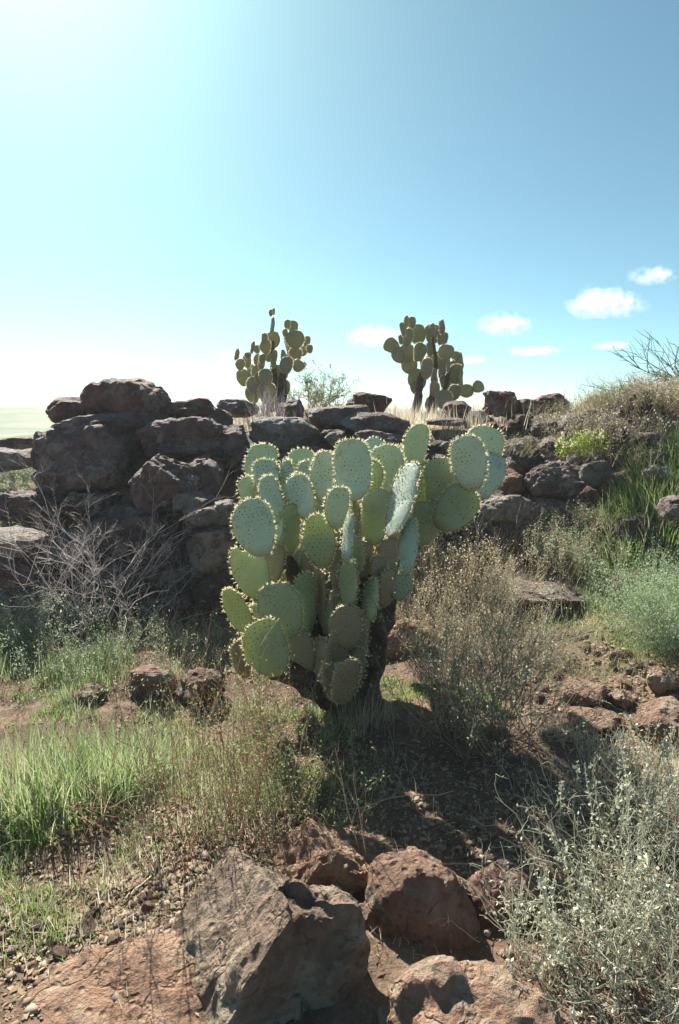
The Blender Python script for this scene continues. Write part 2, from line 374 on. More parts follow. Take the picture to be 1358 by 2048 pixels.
W_(366, 882, 156, 84, 'basalt', 'broad boulder with sunlit lichened top under the wall crest', 4.45, sub=5, rough=.13)
W_(320, 958, 130, 112, 'basalt', 'pointed boulder with a sunlit sloping ridge in the middle of the wall', 4.1, sub=5, rough=.13, planes=[(-.7, .1, .6, .5), (.5, -.3, .75, .6)])
W_(403, 958, 80, 84, 'basalt', None, 4.25); W_(460, 893, 72, 84, 'basalt', None, 4.5); W_(492, 948, 48, 44, 'basalt', None)
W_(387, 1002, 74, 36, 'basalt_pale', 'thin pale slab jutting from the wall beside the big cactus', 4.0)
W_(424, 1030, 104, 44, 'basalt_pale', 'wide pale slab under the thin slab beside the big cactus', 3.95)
W_(440, 1092, 110, 92, 'basalt', 'rounded boulder behind the outermost pads of the big cactus', 3.85, sub=5)
W_(447, 1008, 34, 13, 'basalt_pale', None, 3.9); W_(470, 1052, 50, 40, 'basalt', None)
for a in ((365, 1155, 145, 90), (270, 1062, 150, 105), (312, 1035, 95, 75), (230, 1182, 125, 85), (440, 1182, 115, 85), (125, 985, 100, 60), (100, 1025, 80, 60),
          (190, 1010, 110, 70), (165, 1095, 120, 80), (100, 1180, 100, 70), (330, 1225, 110, 55), (480, 1130, 80, 60)):
    W_(*a, 'basalt', None)
W_(30, 890, 90, 24, 'basalt', 'low flat dark rock beyond the wall end, edge of the plain', 5.2)
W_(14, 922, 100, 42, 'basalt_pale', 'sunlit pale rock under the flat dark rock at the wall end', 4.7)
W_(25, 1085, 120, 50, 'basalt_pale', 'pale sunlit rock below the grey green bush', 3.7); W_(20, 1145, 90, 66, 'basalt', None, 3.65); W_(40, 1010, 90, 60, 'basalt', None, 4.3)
# behind the big cactus
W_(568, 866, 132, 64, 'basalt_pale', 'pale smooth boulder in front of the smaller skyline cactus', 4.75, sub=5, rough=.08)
W_(667, 836, 116, 58, 'basalt', 'dark blocky boulder with flat top on the crest between the skyline cacti', 5.0, planes=[(0, .1, 1, .6), (0, -1, .1, .6)])
W_(745, 852, 130, 50, 'basalt', 'dark wide boulder on the crest below the taller skyline cactus', 4.9)
W_(737, 808, 78, 40, 'basalt_red', 'red rounded rock on the skyline between the two cacti', 5.6)
W_(580, 824, 54, 44, 'basalt', None, 5.6); W_(757, 877, 84, 28, 'basalt', None, 4.6); W_(672, 878, 34, 28, 'basalt_pale', None, 4.5)
W_(912, 826, 52, 40, 'basalt_red', 'round red brown rock at the foot of the taller skyline cactus', 5.9)
W_(893, 844, 74, 15, 'basalt', None, 5.4); W_(520, 915, 80, 50, 'basalt', None)
for a in ((600, 930, 110, 70), (700, 930, 120, 80), (800, 920, 110, 60), (560, 990, 90, 70), (650, 1010, 110, 80), (760, 1000, 110, 80), (850, 960, 100, 60), (880, 1040, 110, 70),
          (560, 1090, 110, 90), (680, 1100, 120, 90), (800, 1090, 120, 90), (900, 905, 70, 40), (955, 935, 70, 50), (930, 1000, 90, 60)):
    W_(*a, 'basalt', None)
# wall beyond the open side of the cactus
W_(1001, 806, 66, 52, 'basalt_red', 'craggy red rock on the crest beside the leaning outer pads', 5.6, sub=5, rough=.16)
W_(1056, 816, 48, 34, 'basalt_red', None, 5.6); W_(1099, 808, 66, 38, 'basalt_red', 'flat topped red rock on the crest amid dry grass', 5.8)
W_(1195, 803, 34, 20, 'basalt_red', None, 6.2)
W_(1099, 864, 76, 46, 'basalt', None, 5.1); W_(1173, 862, 80, 50, 'basalt', 'dark block behind the yellow green flowering plants', 5.0)
W_(1143, 922, 86, 58, 'basalt_pale', 'boulder with a pale sunlit top below the flowering plants', 4.65, sub=5, planes=[(-.1, .2, 1, .5)])
W_(1225, 947, 100, 64, 'basalt', 'dark round topped boulder at the edge of the bright grass slope', 4.5)
W_(1106, 967, 112, 74, 'basalt', 'broad dark boulder spotted with grey lichen', 4.5, sub=5)
W_(1013, 968, 58, 54, 'basalt_red', None, 4.6)
W_(1011, 1022, 112, 56, 'basalt_pale', 'smooth topped boulder below the outermost drooping pad', 4.4, sub=5, rough=.08)
W_(1104, 1016, 90, 42, 'basalt_pale', 'long low boulder beside the smooth topped boulder', 4.4)
W_(985, 994, 64, 28, 'basalt', None, 4.5); W_(1270, 845, 86, 44, 'basalt', None, 5.2); W_(1312, 947, 54, 34, 'basalt_pale', None, 4.3)
W_(1348, 1015, 50, 44, 'basalt', 'dark rock half sunk in the bright green grass slope', 3.7)
for a in ((1190, 952, 74, 60), (1218, 915, 70, 54), (1180, 905, 60, 40), (1250, 960, 60, 44), (1120, 900, 70, 44), (1150, 845, 60, 34), (1001, 1080, 80, 60), (1224, 1055, 52, 30), (1050, 902, 66, 54), (1040, 935, 64, 44), (1080, 1060, 80, 50), (1160, 980, 70, 50), (1160, 1040, 80, 40), (1230, 890, 80, 50), (1300, 890, 70, 50), (950, 1060, 80, 60), (960, 880, 60, 40)):
    W_(*a, 'basalt', None)
# small rocks filling the stack, sharing eight shapes
fill = []
for i in range(8):
    V, f = rock_geo(900 + i, 1.15, .95, .72, sub=3, rough=.13); me = make_mesh('rock', V, f, True); me.set_sharp_from_angle(angle=R(24)); me.materials.append(M['basalt' if i % 3 else 'basalt_red']); fill.append(me)
rng = np.random.default_rng(7)
for i in range(120):
    x = rng.uniform(-2.2, 2.4); y0 = 3.65 + .55 * float(sm(.2, .9, np.array(x))) - .95 * float(sm(1.2, 2.2, np.array(x)))
    y = y0 + rng.uniform(-.05, 1.5) + (0.5 if x > 1.2 else 0)
    o = bpy.data.objects.new('rock', fill[rng.integers(8)]); C.objects.link(o)
    s = rng.uniform(.06, .17); o.scale = (s, s, s); o.location = (x, y, T1(x, y) + .3 * s)
    o.rotation_euler = (rng.uniform(-.4, .4), rng.uniform(-.4, .4), rng.uniform(0, 6.28))
    lab_, grp_ = zone(679 + F * x / depth_of(np.array(o.location)), True); tag(o, lab_, 'rock', grp_)

# rocks lying on the open ground
def ground_rock(px, py, w, h, mat, label, name='rock', sink=.25, sub=4, Yd=None, dy=1.0, **kw):
    rockn[0] += 1; rng = np.random.default_rng(rockn[0])
    p = G(px, py + h * .3) if Yd is None else P(px, py, Yd)
    d = depth_of(p); hx = w * d / F / 2 * 1.08; hy = hx * dy; hz = h * d / F / 2 * 1.1
    p = np.array([p[0], p[1] + hy * .3, T1(p[0], p[1] + hy * .3) + hz * (1 - 2 * sink)])
    return add_rock(name, p, (hx, hy, hz), mat, rockn[0], label, 'rock', None, sub, (0, 0, rng.uniform(-.3, .3)), **kw)
ground_rock(305, 1368, 92, 70, 'basalt_red', 'blocky dark red rock in the grass beside a jagged red rock', planes=[(0, .2, 1, .7), (-.3, -1, .1, .7)], ncut=5)
ground_rock(398, 1382, 96, 72, 'basalt_red', 'jagged dark red rock in the grass under the lowest cactus pads', rough=.2)
ground_rock(183, 1392, 66, 42, 'rust_rock', 'low rusty rock alone in the grass')
ground_rock(434, 1416, 60, 22, 'rust_rock', 'thin rusty stone in the grass by the jagged red rock')
ground_rock(360, 1282, 36, 12, 'basalt_pale', 'small pale flat stone on bare sand before the wall', sub=3)
ground_rock(806, 1284, 128, 70, 'tan_rock', 'tan slab leaning beside the cactus trunk with twig shadows', sub=5, rough=.06, dy=.6, planes=[(-.3, -.7, .75, .55)])
ground_rock(950, 1246, 140, 34, 'basalt_pale', 'long grey slab behind the twiggy shrub', sink=.3)
ground_rock(1105, 1192, 200, 44, 'basalt_pale', 'wide flat grey slab before the grey green bush', sink=.3, sub=5, rough=.07)
ground_rock(1268, 1168, 120, 56, 'rust_rock', 'rusty sloping slab between flat slab and pale bush', sink=.35)
ground_rock(1178, 1394, 96, 54, 'tan_rock', 'flat brown stone at the edge of the gravel wash', planes=[(0, 0, 1, .6)])
ground_rock(1247, 1402, 46, 40, 'tan_rock', 'small brown stone against the flat brown stone')
ground_rock(1190, 1446, 96, 36, 'rust_rock', 'low rusty stone sunk in gravel beside the cactus shadow')
ground_rock(1326, 1364, 66, 48, 'tan_rock', 'round brown stone below the pale bush')
ground_rock(1350, 1450, 130, 100, 'tan_rock', 'large pale tan boulder at the side of the gravel wash', sub=5, rough=.07)
ground_rock(1100, 1235, 60, 22, 'rust_rock', 'thin rusty stone at the foot of the flat grey slab')

# the boulders at the photographer's feet
def hero(px, py, Yd, dims, mat, seed, label, rot=(0, 0, 0), **kw):
    return add_rock('boulder', P(px, py, Yd), dims, mat, seed, label, 'boulder', None, 6, rot, **kw)
def hero3(loc, *a, **k): return add_rock('boulder', loc, a[0], a[1], a[2], a[3], 'boulder', None, 6, k.pop('rot', (0, 0, 0)), **k)
hero3((-.165, 1.265, -.05), (.30, .27, .40), 'grey_rock', 31, 'big grey brown boulder with a sharp ridge and deep grooves on its sunlit face',
     ncut=2, rough=.085, k=40, planes=[(-.58, -.22, .76, .52), (.50, -.86, .10, .50), (.25, .35, .9, .66), (-1, -.1, .1, .84), (.95, .1, .25, .76)], lo=.92, hi=1.0)
hero3((-.075, 1.55, -.055), (.21, .18, .24), 'rust_rock', 41, 'rust red boulder with pitted sunlit top behind the grooved grey boulder',
     ncut=3, rough=.10, k=34, planes=[(-.62, -.12, .75, .60), (.25, -.95, .2, .55), (.5, .1, .85, .72)], lo=.88, hi=1.0)
hero3((.205, 1.46, -.08), (.18, .18, .25), 'tan_rock', 53, 'rounded brown boulder standing in the cactus shadow with one lit corner',
     ncut=4, rough=.06, k=18, planes=[(.0, -1, .12, .66), (.1, .3, .95, .84)], lo=.88, hi=1.0)
hero3((.43, 1.50, -.10), (.13, .15, .22), 'basalt_red', 59, 'dark reddish boulder in shadow under the silver weeds',
     ncut=5, rough=.045, chunky=.05, planes=[(.0, -1, .1, .6)], lo=.8, hi=1.0)
hero3((.26, 1.07, .0), (.20, .20, .19), 'tan_rock', 67, 'sunlit tan boulder with pitted smooth top crossed by a narrow shadow',
     ncut=3, rough=.06, k=12, planes=[(.12, -.3, .95, .74), (-.8, -.4, .4, .8)], lo=.9, hi=1.0)
hero(250, 2030, 1.20, (.22, .20, .11), 'tan_rock', 71, 'low tan boulder beside the foot of the grooved grey boulder',
     ncut=4, rough=.07, k=12, planes=[(-.1, -.2, 1, .7)], lo=.85, hi=1.0)
hero(665, 1930, 1.34, (.08, .10, .10), 'rust_rock', 77, 'crumbly rusty rock wedged behind the ridge of the grooved boulder', ncut=6, rough=.16)

# ------------------------------------------------------------------ prickly pears
def pad_profile(s, W):
    u = (1 - np.cos(s)) / 2
    w = np.sin(s) ** .82 * (.70 + .42 * u); return u, W / 2 * np.maximum(w * 1.12, 0)
def pad_geo(rng, L, W, T, nu=20, nv=18, heart=False):
    s = np.linspace(.22, math.pi, nu); u, w = pad_profile(s, W * .96)
    u = (u - u[0]) / (1 - u[0])
    t = T / 2 * np.minimum(1, np.sin(s) ** .55 * (1.25 - .35 * u)); t[-1] = 0; w[-1] = 0
    ph = np.linspace(0, 2 * math.pi, nv, endpoint=False)
    bend = rng.uniform(-.10, .10) * L; skew = rng.uniform(-.10, .10) * W; twist = rng.uniform(-.25, .25)
    def place(uu, x, y):
        y = y + bend * ((uu - .3) ** 2) * 1.2 + twist * x * (uu - .3)
        x = x * (1 + .05 * np.sin(uu * 7 + skew * 90)) + skew * np.sin(uu * math.pi)
        z = uu * L
        if heart: z = z - np.exp(-(x / (W * .13)) ** 2) * .16 * L * sm(.55, 1, uu)
        return np.stack([x, y, z], -1)
    UU = np.repeat(u[:, None], nv, 1)
    cs, sn = np.cos(ph), np.sin(ph)
    w = w * (1 + .035 * fbm(np.stack([u * 6 + rng.uniform(0, 90), u * 0, u * 0], -1), 2, 12)); Xp = w[:, None] * np.sign(cs) * np.abs(cs) ** .9; Yp = t[:, None] * np.sign(sn) * np.abs(sn) ** .75
    V = place(UU, Xp, Yp).reshape(-1, 3)
    V[:, 1] += .10 * T * fbm(V * 45 + rng.uniform(0, 50), 2, 3) + .16 * T * fbm(V * 14 + rng.uniform(0, 50), 2, 4); V[:, 0] += .02 * W * fbm(V * 18 + rng.uniform(0, 50), 2, 6)
    i = np.arange(nu * nv).reshape(nu, nv); j = np.roll(i, -1, 1)
    q = np.stack([i[:-1], i[1:], j[1:], j[:-1]], -1).reshape(-1, 4)
    tri = np.concatenate([q[:, [0, 1, 2]], q[:, [0, 2, 3]]])
    c0 = len(V); V = np.vstack([V, V[:nv].mean(0)]); tri = np.vstack([tri, np.stack([i[0], j[0], np.full(nv, c0)], -1)])
    # areole lattice on both faces + rim
    pts, nrm, rim = [], [], []
    st = .0205
    zs = np.arange(.06 * L, .97 * L, st * .82)
    for r_, z in enumerate(zs):
        uu = z / L; wv = np.interp(uu, u, w); tv = np.interp(uu, u, t)
        xs = np.arange(-wv, wv, st) + (st / 2 if r_ % 2 else 0) + rng.uniform(-.004, .004)
        for x in xs + rng.normal(0, .0022, len(xs)):
            if abs(x) > .90 * wv: continue
            a = x / wv; yy = tv * (1 - a * a) ** .375
            for sg in (-1, 1):
                pts.append(place(np.array(uu + rng.normal(0, .012)), np.array(x), np.array(sg * yy))); nrm.append((a * .5, sg, (uu - .5) * .3)); rim.append(0)
    for sg in (-1, 1):
        ss = np.linspace(.45, math.pi - .02, int(L / .0115)); ss = np.clip(ss + rng.normal(0, .03, len(ss)), .4, math.pi - .02); uu2, w2 = pad_profile(ss, W * .96); uu2 = np.interp(ss, s, u)
        for a_, b_ in zip(uu2, w2):
            pts.append(place(np.array(a_), np.array(sg * np.interp(a_, u, w)), np.array(rng.uniform(-.3, .3) * T))); 
            dirx = sg * math.sin(math.pi * min(1, a_ * 1.02)) ** .6; nrm.append((dirx, rng.uniform(-.3, .3), (a_ - .55) * 1.9)); rim.append(1)
    return V, tri, np.array(pts), unit(np.array(nrm, float)), np.array(rim)
def areole_geo(rng, pts, nrm, rim, r=.0033):
    n = len(pts); ref = np.where(np.abs(nrm[:, 2:3]) > .8, [[1., 0, 0]], [[0, 0, 1.]])
    a = unit(np.cross(nrm, ref)); b = np.cross(nrm, a)
    rr = (r * rng.uniform(.7, 1.25, n))[:, None]
    V = np.stack([pts + a * rr - nrm * .001, pts + b * rr - nrm * .001, pts - a * rr - nrm * .001, pts - b * rr - nrm * .001, pts + nrm * .0028], 1).reshape(-1, 3)
    f = np.array([[0, 1, 4], [1, 2, 4], [2, 3, 4], [3, 0, 4]]); Fc = (np.arange(n)[:, None, None] * 5 + f[None]).reshape(-1, 3)
    return V, Fc
def spine_geo(rng, pts, nrm, rim):
    rep = np.where(rim == 1, 10, 2); P_ = np.repeat(pts, rep, 0); N_ = np.repeat(nrm, rep, 0); Rm = np.repeat(rim, rep)
    d = unit(N_ + rng.normal(size=N_.shape) * np.where(Rm == 1, .55, .8)[:, None]); Ln = np.where(Rm == 1, rng.uniform(.006, .020, len(d)), rng.uniform(.006, .014, len(d)))[:, None]
    side = unit(np.cross(d, rng.normal(size=d.shape))); wd = np.where(Rm == 1, .0018, .0004)[:, None]
    V = np.stack([P_ - side * wd, P_ + side * wd, P_ + d * Ln], 1).reshape(-1, 3)
    return V, np.arange(len(V)).reshape(-1, 3)
def frame_mat(B, Tp, yaw):
    a = unit(Tp - B); f = unit(B - CAM); f = unit(f - a * (f @ a)); w = np.cross(f, a)          # f points away from the viewer
    c, s = math.cos(yaw), math.sin(yaw)
    n = f * c + w * s; w2 = np.cross(n, a)
    m = Matrix.Identity(4)
    for i in range(3):
        m[i][0] = w2[i]; m[i][1] = n[i]; m[i][2] = a[i]; m[i][3] = B[i]
    return m
def tube(bag, pts, rad, sides=10, seed=0, lump=.28):
    pts = np.array(pts, float); K = len(pts); tt = np.linspace(0, K - 1, K * 6); ii = np.arange(K)
    from_ = lambda a: np.interp(tt, ii, a)
    q = np.stack([from_(pts[:, k]) for k in range(3)], -1)
    for _ in range(6): q[1:-1] = (q[:-2] + 2 * q[1:-1] + q[2:]) / 4
    r = np.interp(tt, ii, rad); tg = unit(np.gradient(q, axis=0)); ref = np.array([.3, 1, .1])
    a = unit(np.cross(tg, ref)); b = np.cross(tg, a); ph = np.linspace(0, 2 * math.pi, sides, endpoint=False)
    V = q[:, None] + r[:, None, None] * (np.cos(ph)[None, :, None] * a[:, None] + np.sin(ph)[None, :, None] * b[:, None])
    V = V + lump * r[:, None, None] * fbm(V * 14, 3, seed)[..., None] * unit(V - q[:, None])
    n = len(q); i = np.arange(n * sides).reshape(n, sides); j = np.roll(i, -1, 1)
    qd = np.stack([i[:-1], j[:-1], j[1:], i[1:]], -1).reshape(-1, 4)
    V = V.reshape(-1, 3); tri = np.concatenate([qd[:, [0, 1, 2]], qd[:, [0, 2, 3]]])
    for ring, c in ((i[0], q[0]), (i[-1], q[-1])):
        V = np.vstack([V, c]); tri = np.vstack([tri, np.stack([ring, np.roll(ring, -1), np.full(sides, len(V) - 1)], -1)])
    bag.add(V, tri)

CY = 2.75
def zz(x, y): return 420 + x * .45655, 820 + y * .45655
# tip x,y  base x,y  width  depth  kind  (measured on an enlargement of the photograph)  [yaw] [tip depth]
pads = [
 (618,130,625,388,155,-.10,'y'), (512,182,500,402,104,.10,'y'), (708,220,682,388,100,.05,'m'), (765,154,800,372,147,.20,'y'),
 (730,125,708,232,98,.45,'y'), (838,153,850,262,78,.40,'y'), (922,60,900,240,95,.18,'y'), (890,240,800,548,100,-.22,'y'),
 (937,232,922,408,76,.10,'m'), (1020,210,1000,428,148,0,'m'), (1112,115,1150,342,142,-.12,'y'), (1200,70,1185,275,145,.14,'y'),
 (1255,192,1168,378,135,.04,'y'), (1138,345,1005,508,158,-.08,'m'), (958,404,905,584,126,.0,'m'), (877,478,860,714,80,-.30,'y'),
 (850,692,820,822,96,-.10,'m'),
 (238,150,226,332,136,.24,'y'), (237,215,240,372,106,.10,'y'), (410,170,400,302,112,.30,'y'), (335,218,340,402,58,.10,'y'),
 (430,222,420,372,97,.18,'y'), (145,295,200,422,76,.16,'y'), (255,290,290,582,92,-.08,'y'), (375,285,427,467,106,.0,'y'),
 (178,388,232,628,163,-.24,'y'), (355,415,345,628,102,.0,'m'), (473,458,492,682,124,-.20,'m'), (576,338,550,509,96,-.24,'y'),
 (745,345,700,582,135,-.04,'m'), (612,450,600,657,46,-.30,'y'), (648,390,648,592,30,-.10,'o'), (682,568,670,724,68,-.08,'o'),
 (622,648,605,854,82,-.22,'m'), (140,584,216,812,150,-.18,'m'), (290,580,264,772,94,-.04,'o'), (425,624,340,768,108,.04,'m'),
 (82,784,166,977,92,-.14,'m'), (195,845,226,937,32,-.08,'m'), (278,765,352,987,172,-.28,'m'), (400,715,432,962,98,-.16,'m'),
 (218,927,292,1152,174,-.42,'m'), (114,1012,162,1162,68,-.10,'o'), (482,690,490,942,34,-.10,'o'), (540,700,530,902,88,-.02,'o'),
 (514,800,512,972,46,-.14,'m'), (600,855,612,1034,126,-.24,'o'), (708,738,705,912,60,-.26,'m'), (792,560,768,794,92,-.04,'o'),
 (380,955,425,1174,116,-.26,'o'), (602,1090,580,1274,104,-.40,'o'), (478,1000,500,1205,84,-.28,'o'), (660,870,665,1060,70,-.14,'o'),
 (455,380,470,560,90,.12,'m'), (560,470,570,640,90,.10,'m'), (722,560,720,720,90,.10,'m'), (440,600,470,760,90,.06,'o'), (330,690,340,860,80,.06,'m'),
 (590,640,600,800,100,.08,'o'), (665,640,680,820,110,.12,'o'), (290,330,320,520,100,.22,'m'), (545,330,560,520,90,.25,'m'), (860,330,850,520,100,.22,'m'),
 (470,560,480,740,80,.16,'o'), (530,560,540,740,90,.18,'o'), (700,700,700,880,90,.10,'o'), (620,760,630,960,100,.06,'o'),
 (240,640,280,830,100,.12,'m'), (395,860,420,1040,90,.02,'o'), (300,1010,360,1160,100,-.08,'o'), (800,380,790,560,100,.2,'m'), (960,300,930,470,90,.25,'m'),
 (560,960,560,1130,92,-.22,'o'), (655,1040,640,1200,80,-.26,'o'), (520,1120,545,1250,80,-.36,'o'), (450,1060,470,1200,84,-.22,'o'), (560,610,566,780,84,-.10,'o'), (650,560,640,700,70,-.12,'m'), (735,640,730,800,70,-.12,'o'), (460,760,470,920,80,-.06,'m'), (570,780,575,930,80,-.12,'o'), (520,470,520,620,84,.02,'m'), (760,430,745,600,90,.06,'m'), (640,920,650,1080,80,-.2,'o'), (780,700,765,850,74,-.08,'o'),
]
rng = np.random.default_rng(21)
cb = P(*zz(650, 1288), CY); cb[2] = T1(cb[0], cb[1])
cactus = empty('prickly_pear_cactus', cb)
tag(cactus, 'big broad prickly pear with pale green backlit pads standing before the rock wall', 'cactus')
bpy.context.view_layer.update()
inv = Matrix.Translation(-Vector(cb))
special = {7: (.9, .15), 15: (.75, .10), 30: (.9, .10), 47: (1.0, .05), 20: (.8, .05), 23: (.45, .10)}
for i, (tx, ty, bx, by, wz, dz, kd) in enumerate(pads):
    Yb = CY + dz; tipd = rng.uniform(-.05, .07)
    yaw = None
    if i in special: yaw, tipd = special[i]
    B = P(*zz(bx, by), Yb); Tp = P(*zz(tx, ty), Yb + tipd)
    B = B - unit(Tp - B) * .012
    L = np.linalg.norm(Tp - B); wa = 1.08 * wz * .45655 * depth_of(B) / F
    Wr = max(wa, .56 * L)
    if yaw is None: yaw = math.acos(min(1, wa / Wr)) * (1 if i % 2 else -1) + rng.uniform(-.18, .18)
    Wr = max(wa / max(.35, abs(math.cos(yaw))), wa); Wr = min(Wr, .74 * L if wa < .74 * L else wa)
    V, f, pp, nn, rm = pad_geo(rng, L, Wr, rng.uniform(.021, .028) * (1.25 if kd == 'o' else 1), heart=(i == 34))
    o = obj('pad', V, f, M['pad_' + kd], cactus, True); o.matrix_local = inv @ frame_mat(B, Tp, yaw)
    if i == 34: o['label'] = 'heart shaped pad with two lobes'
    if kd == 'o': o['label'] = 'old brown corky pad'
    av, af = areole_geo(rng, pp, nn, rm); a = obj('areoles', av, af, M['areole'], o); a['kind'] = 'stuff'
    sv, sf = spine_geo(rng, pp, nn, rm); a = obj('spines', sv, sf, M['spine'], o); a['kind'] = 'stuff'
for k in range(64):                              # rear and inner pads of the same plant
    if k % 4 == 0: bx, by = rng.uniform(860, 1080), rng.uniform(420, 540)
    else: bx = rng.uniform(230, 820); by = rng.uniform(430, 900 if bx > 330 else 700)
    dz = rng.uniform(.12, .55); B = P(*zz(bx, by), CY + dz); Tp = P(*zz(bx + rng.uniform(-40, 40), by - rng.uniform(130, 170)), CY + dz + rng.uniform(-.05, .1)); L = np.linalg.norm(Tp - B)
    V, f, pp, nn, rm = pad_geo(rng, L, .62 * L, .025)
    o = obj('pad', V, f, M['pad_m'], cactus, True); o.matrix_local = inv @ frame_mat(B, Tp, rng.uniform(-1, 1))
    sv, sf = spine_geo(rng, pp, nn, rm); a = obj('spines', sv, sf, M['spine'], o); a['kind'] = 'stuff'
bag = Bag()
def zp(x, y, d): return P(*zz(x, y), CY + d)
tube(bag, [zp(655, 1330, -.05), zp(680, 1200, -.05), zp(715, 1030, -.04), zp(745, 900, -.02), zp(790, 780, 0), zp(830, 640, .05), zp(900, 540, .06)], [.085, .08, .066, .062, .055, .05, .03], 14, 3)
tube(bag, [zp(640, 1330, -.1), zp(600, 1180, -.1), zp(590, 1020, -.06), zp(600, 850, 0), zp(580, 700, .05), zp(600, 500, .1)], [.085, .08, .065, .06, .055, .03], 14, 5)
tube(bag, [zp(630, 1325, -.12), zp(530, 1240, -.2), zp(400, 1170, -.25), zp(290, 1130, -.25), zp(200, 1090, -.18)], [.075, .07, .058, .05, .03], 14, 7)
tube(bag, [zp(560, 1260, -.12), zp(480, 1090, -.14), zp(440, 950, -.1), zp(400, 800, -.02), zp(330, 640, .05)], [.07, .065, .055, .05, .03], 14, 8)
tube(bag, [zp(600, 1200, -.05), zp(640, 1000, 0), zp(680, 850, .05), zp(700, 650, .1)], [.07, .06, .055, .03], 12, 9)
bag.build('trunk', M['bark'], cactus, True, cb)

def sky_cactus(plist, trunks, Yc, label, seed):
    rng = np.random.default_rng(seed)
    q = lambda x, y: (440 + x * .41237, 600 + y * .41237)
    b0 = P(*q(*trunks[0][0][:2]), Yc); b0[2] = T1(b0[0], b0[1])
    root = tag(empty('prickly_pear_cactus', b0), label, 'cactus'); iv = Matrix.Translation(-Vector(b0))
    for (tr_) in trunks:                             # pads growing close round the stems
        for k in range(1):
            a_ = tr_[rng.integers(1, len(tr_) - 1)]; plist = plist + [(a_[0] + rng.uniform(-30, 30), a_[1] + rng.uniform(-40, 30), rng.uniform(26, 52), rng.uniform(46, 66))]
    for (cx, cy, w, h, *tl) in plist:
        th = R(tl[0]) if tl else rng.uniform(-.2, .2)
        d = rng.uniform(-.3, .3); Y0 = Yc + d
        B = P(*q(cx - math.sin(th) * h * .6, cy + math.cos(th) * h * .6), Y0); Tp = P(*q(cx + math.sin(th) * h * .52, cy - math.cos(th) * h * .52), Y0 + rng.uniform(-.06, .06))
        L = np.linalg.norm(Tp - B); wa = 1.14 * w * .41237 * depth_of(B) / F; Wr = max(wa, .6 * L)
        yaw = math.acos(min(1, wa / Wr)) * rng.choice([-1, 1])
        V, f, pp, nn, rm = pad_geo(rng, L, Wr, .035, 14, 14)
        o = obj('pad', V, f, M['pad_b'], root, True); o.matrix_local = iv @ frame_mat(B, Tp, yaw)
        k = rm == 1
        sv, sf = spine_geo(rng, pp[k], nn[k], rm[k]); a = obj('spines', sv, sf, M['spine'], o); a['kind'] = 'stuff'
    bag = Bag()
    for j, (pts, rad) in enumerate([(t[:-1], t[-1]) for t in trunks]):
        tube(bag, [P(*q(x, y), Yc + dd) for x, y, dd in pts], [.72 * r * .41237 * Yc / F for r in rad], 10, seed + j)
    bag.build('trunk', M['bark'], root, True, b0)
    return root
sky_cactus([(83,262,17,55),(100,312,40,50),(130,295,38,58),(158,227,14,55),(181,237,32,38),(135,268,30,24),(112,375,56,76,-15),(145,345,35,65),(170,410,70,72),
 (180,355,40,76),(185,290,40,52),(200,310,30,46),(222,370,55,72,-12),(205,285,30,42),(258,190,66,72),(215,185,28,46),(222,225,46,62),(256,122,13,76),(247,62,15,30),(259,55,10,30),
 (240,258,50,72),(265,285,24,82),(285,355,80,78),(300,425,66,82),(305,265,20,42),(325,315,56,76),(328,118,27,44),(352,128,45,56),(318,160,24,38),(326,210,16,112),(368,190,80,80),
 (422,200,31,50,10),(436,236,28,36),(407,245,34,46,15),(367,268,58,76,10),(378,318,50,52,20),(410,315,18,24,30),(160,455,60,82,-10),(230,450,80,92),(270,440,60,80)],
 [[(250,545,0),(235,480,0),(200,420,0),(170,380,0),[32,30,24,12]],[(290,545,.05),(300,470,.05),(300,380,0),(330,300,0),[34,30,24,12]],[(262,540,0),(262,420,0),(258,300,0),(256,200,0),[30,28,18,10]]],
 7.6, 'skyline prickly pear with a thin upright stalk, twiggy brush at its foot', 5)
sky_cactus([(830,223,62,70,-60),(868,265,56,72,-20),(905,255,60,86),(886,140,22,62),(903,108,19,62),(930,110,35,56),(878,190,30,42),(912,180,40,82),(958,165,73,86),(1030,163,73,84),
 (1074,128,24,66),(1083,190,45,66),(965,250,55,82),(1020,235,40,62),(920,315,72,76,-15),(960,385,82,98),(1005,330,50,92),(1045,290,80,78),(1098,250,70,66),(1080,330,36,86),
 (1108,305,11,76),(1140,272,40,44),(1171,290,11,72),(1148,305,45,42),(1146,357,62,88),(1168,380,16,92),(1040,380,28,92),(1095,405,52,76),(1040,430,45,62),(1137,447,55,72,20),
 (1195,442,58,62,80),(1253,424,54,54,65),(1080,480,72,80),(1028,505,56,78)],
 [[(955,600,0),(950,530,0),(962,470,0),(965,420,0),(990,330,0),(960,240,0),[36,30,28,26,18,8]],[(985,600,.05),(1015,540,.05),(1060,480,0),(1100,420,0),(1110,300,0),[34,28,26,16,8]],[(1020,520,0),(1035,400,0),(1050,300,0),(1030,180,0),[20,16,12,8]]],
 7.6, 'skyline prickly pear with a branch of pads drooping to one side over dry grass', 9)

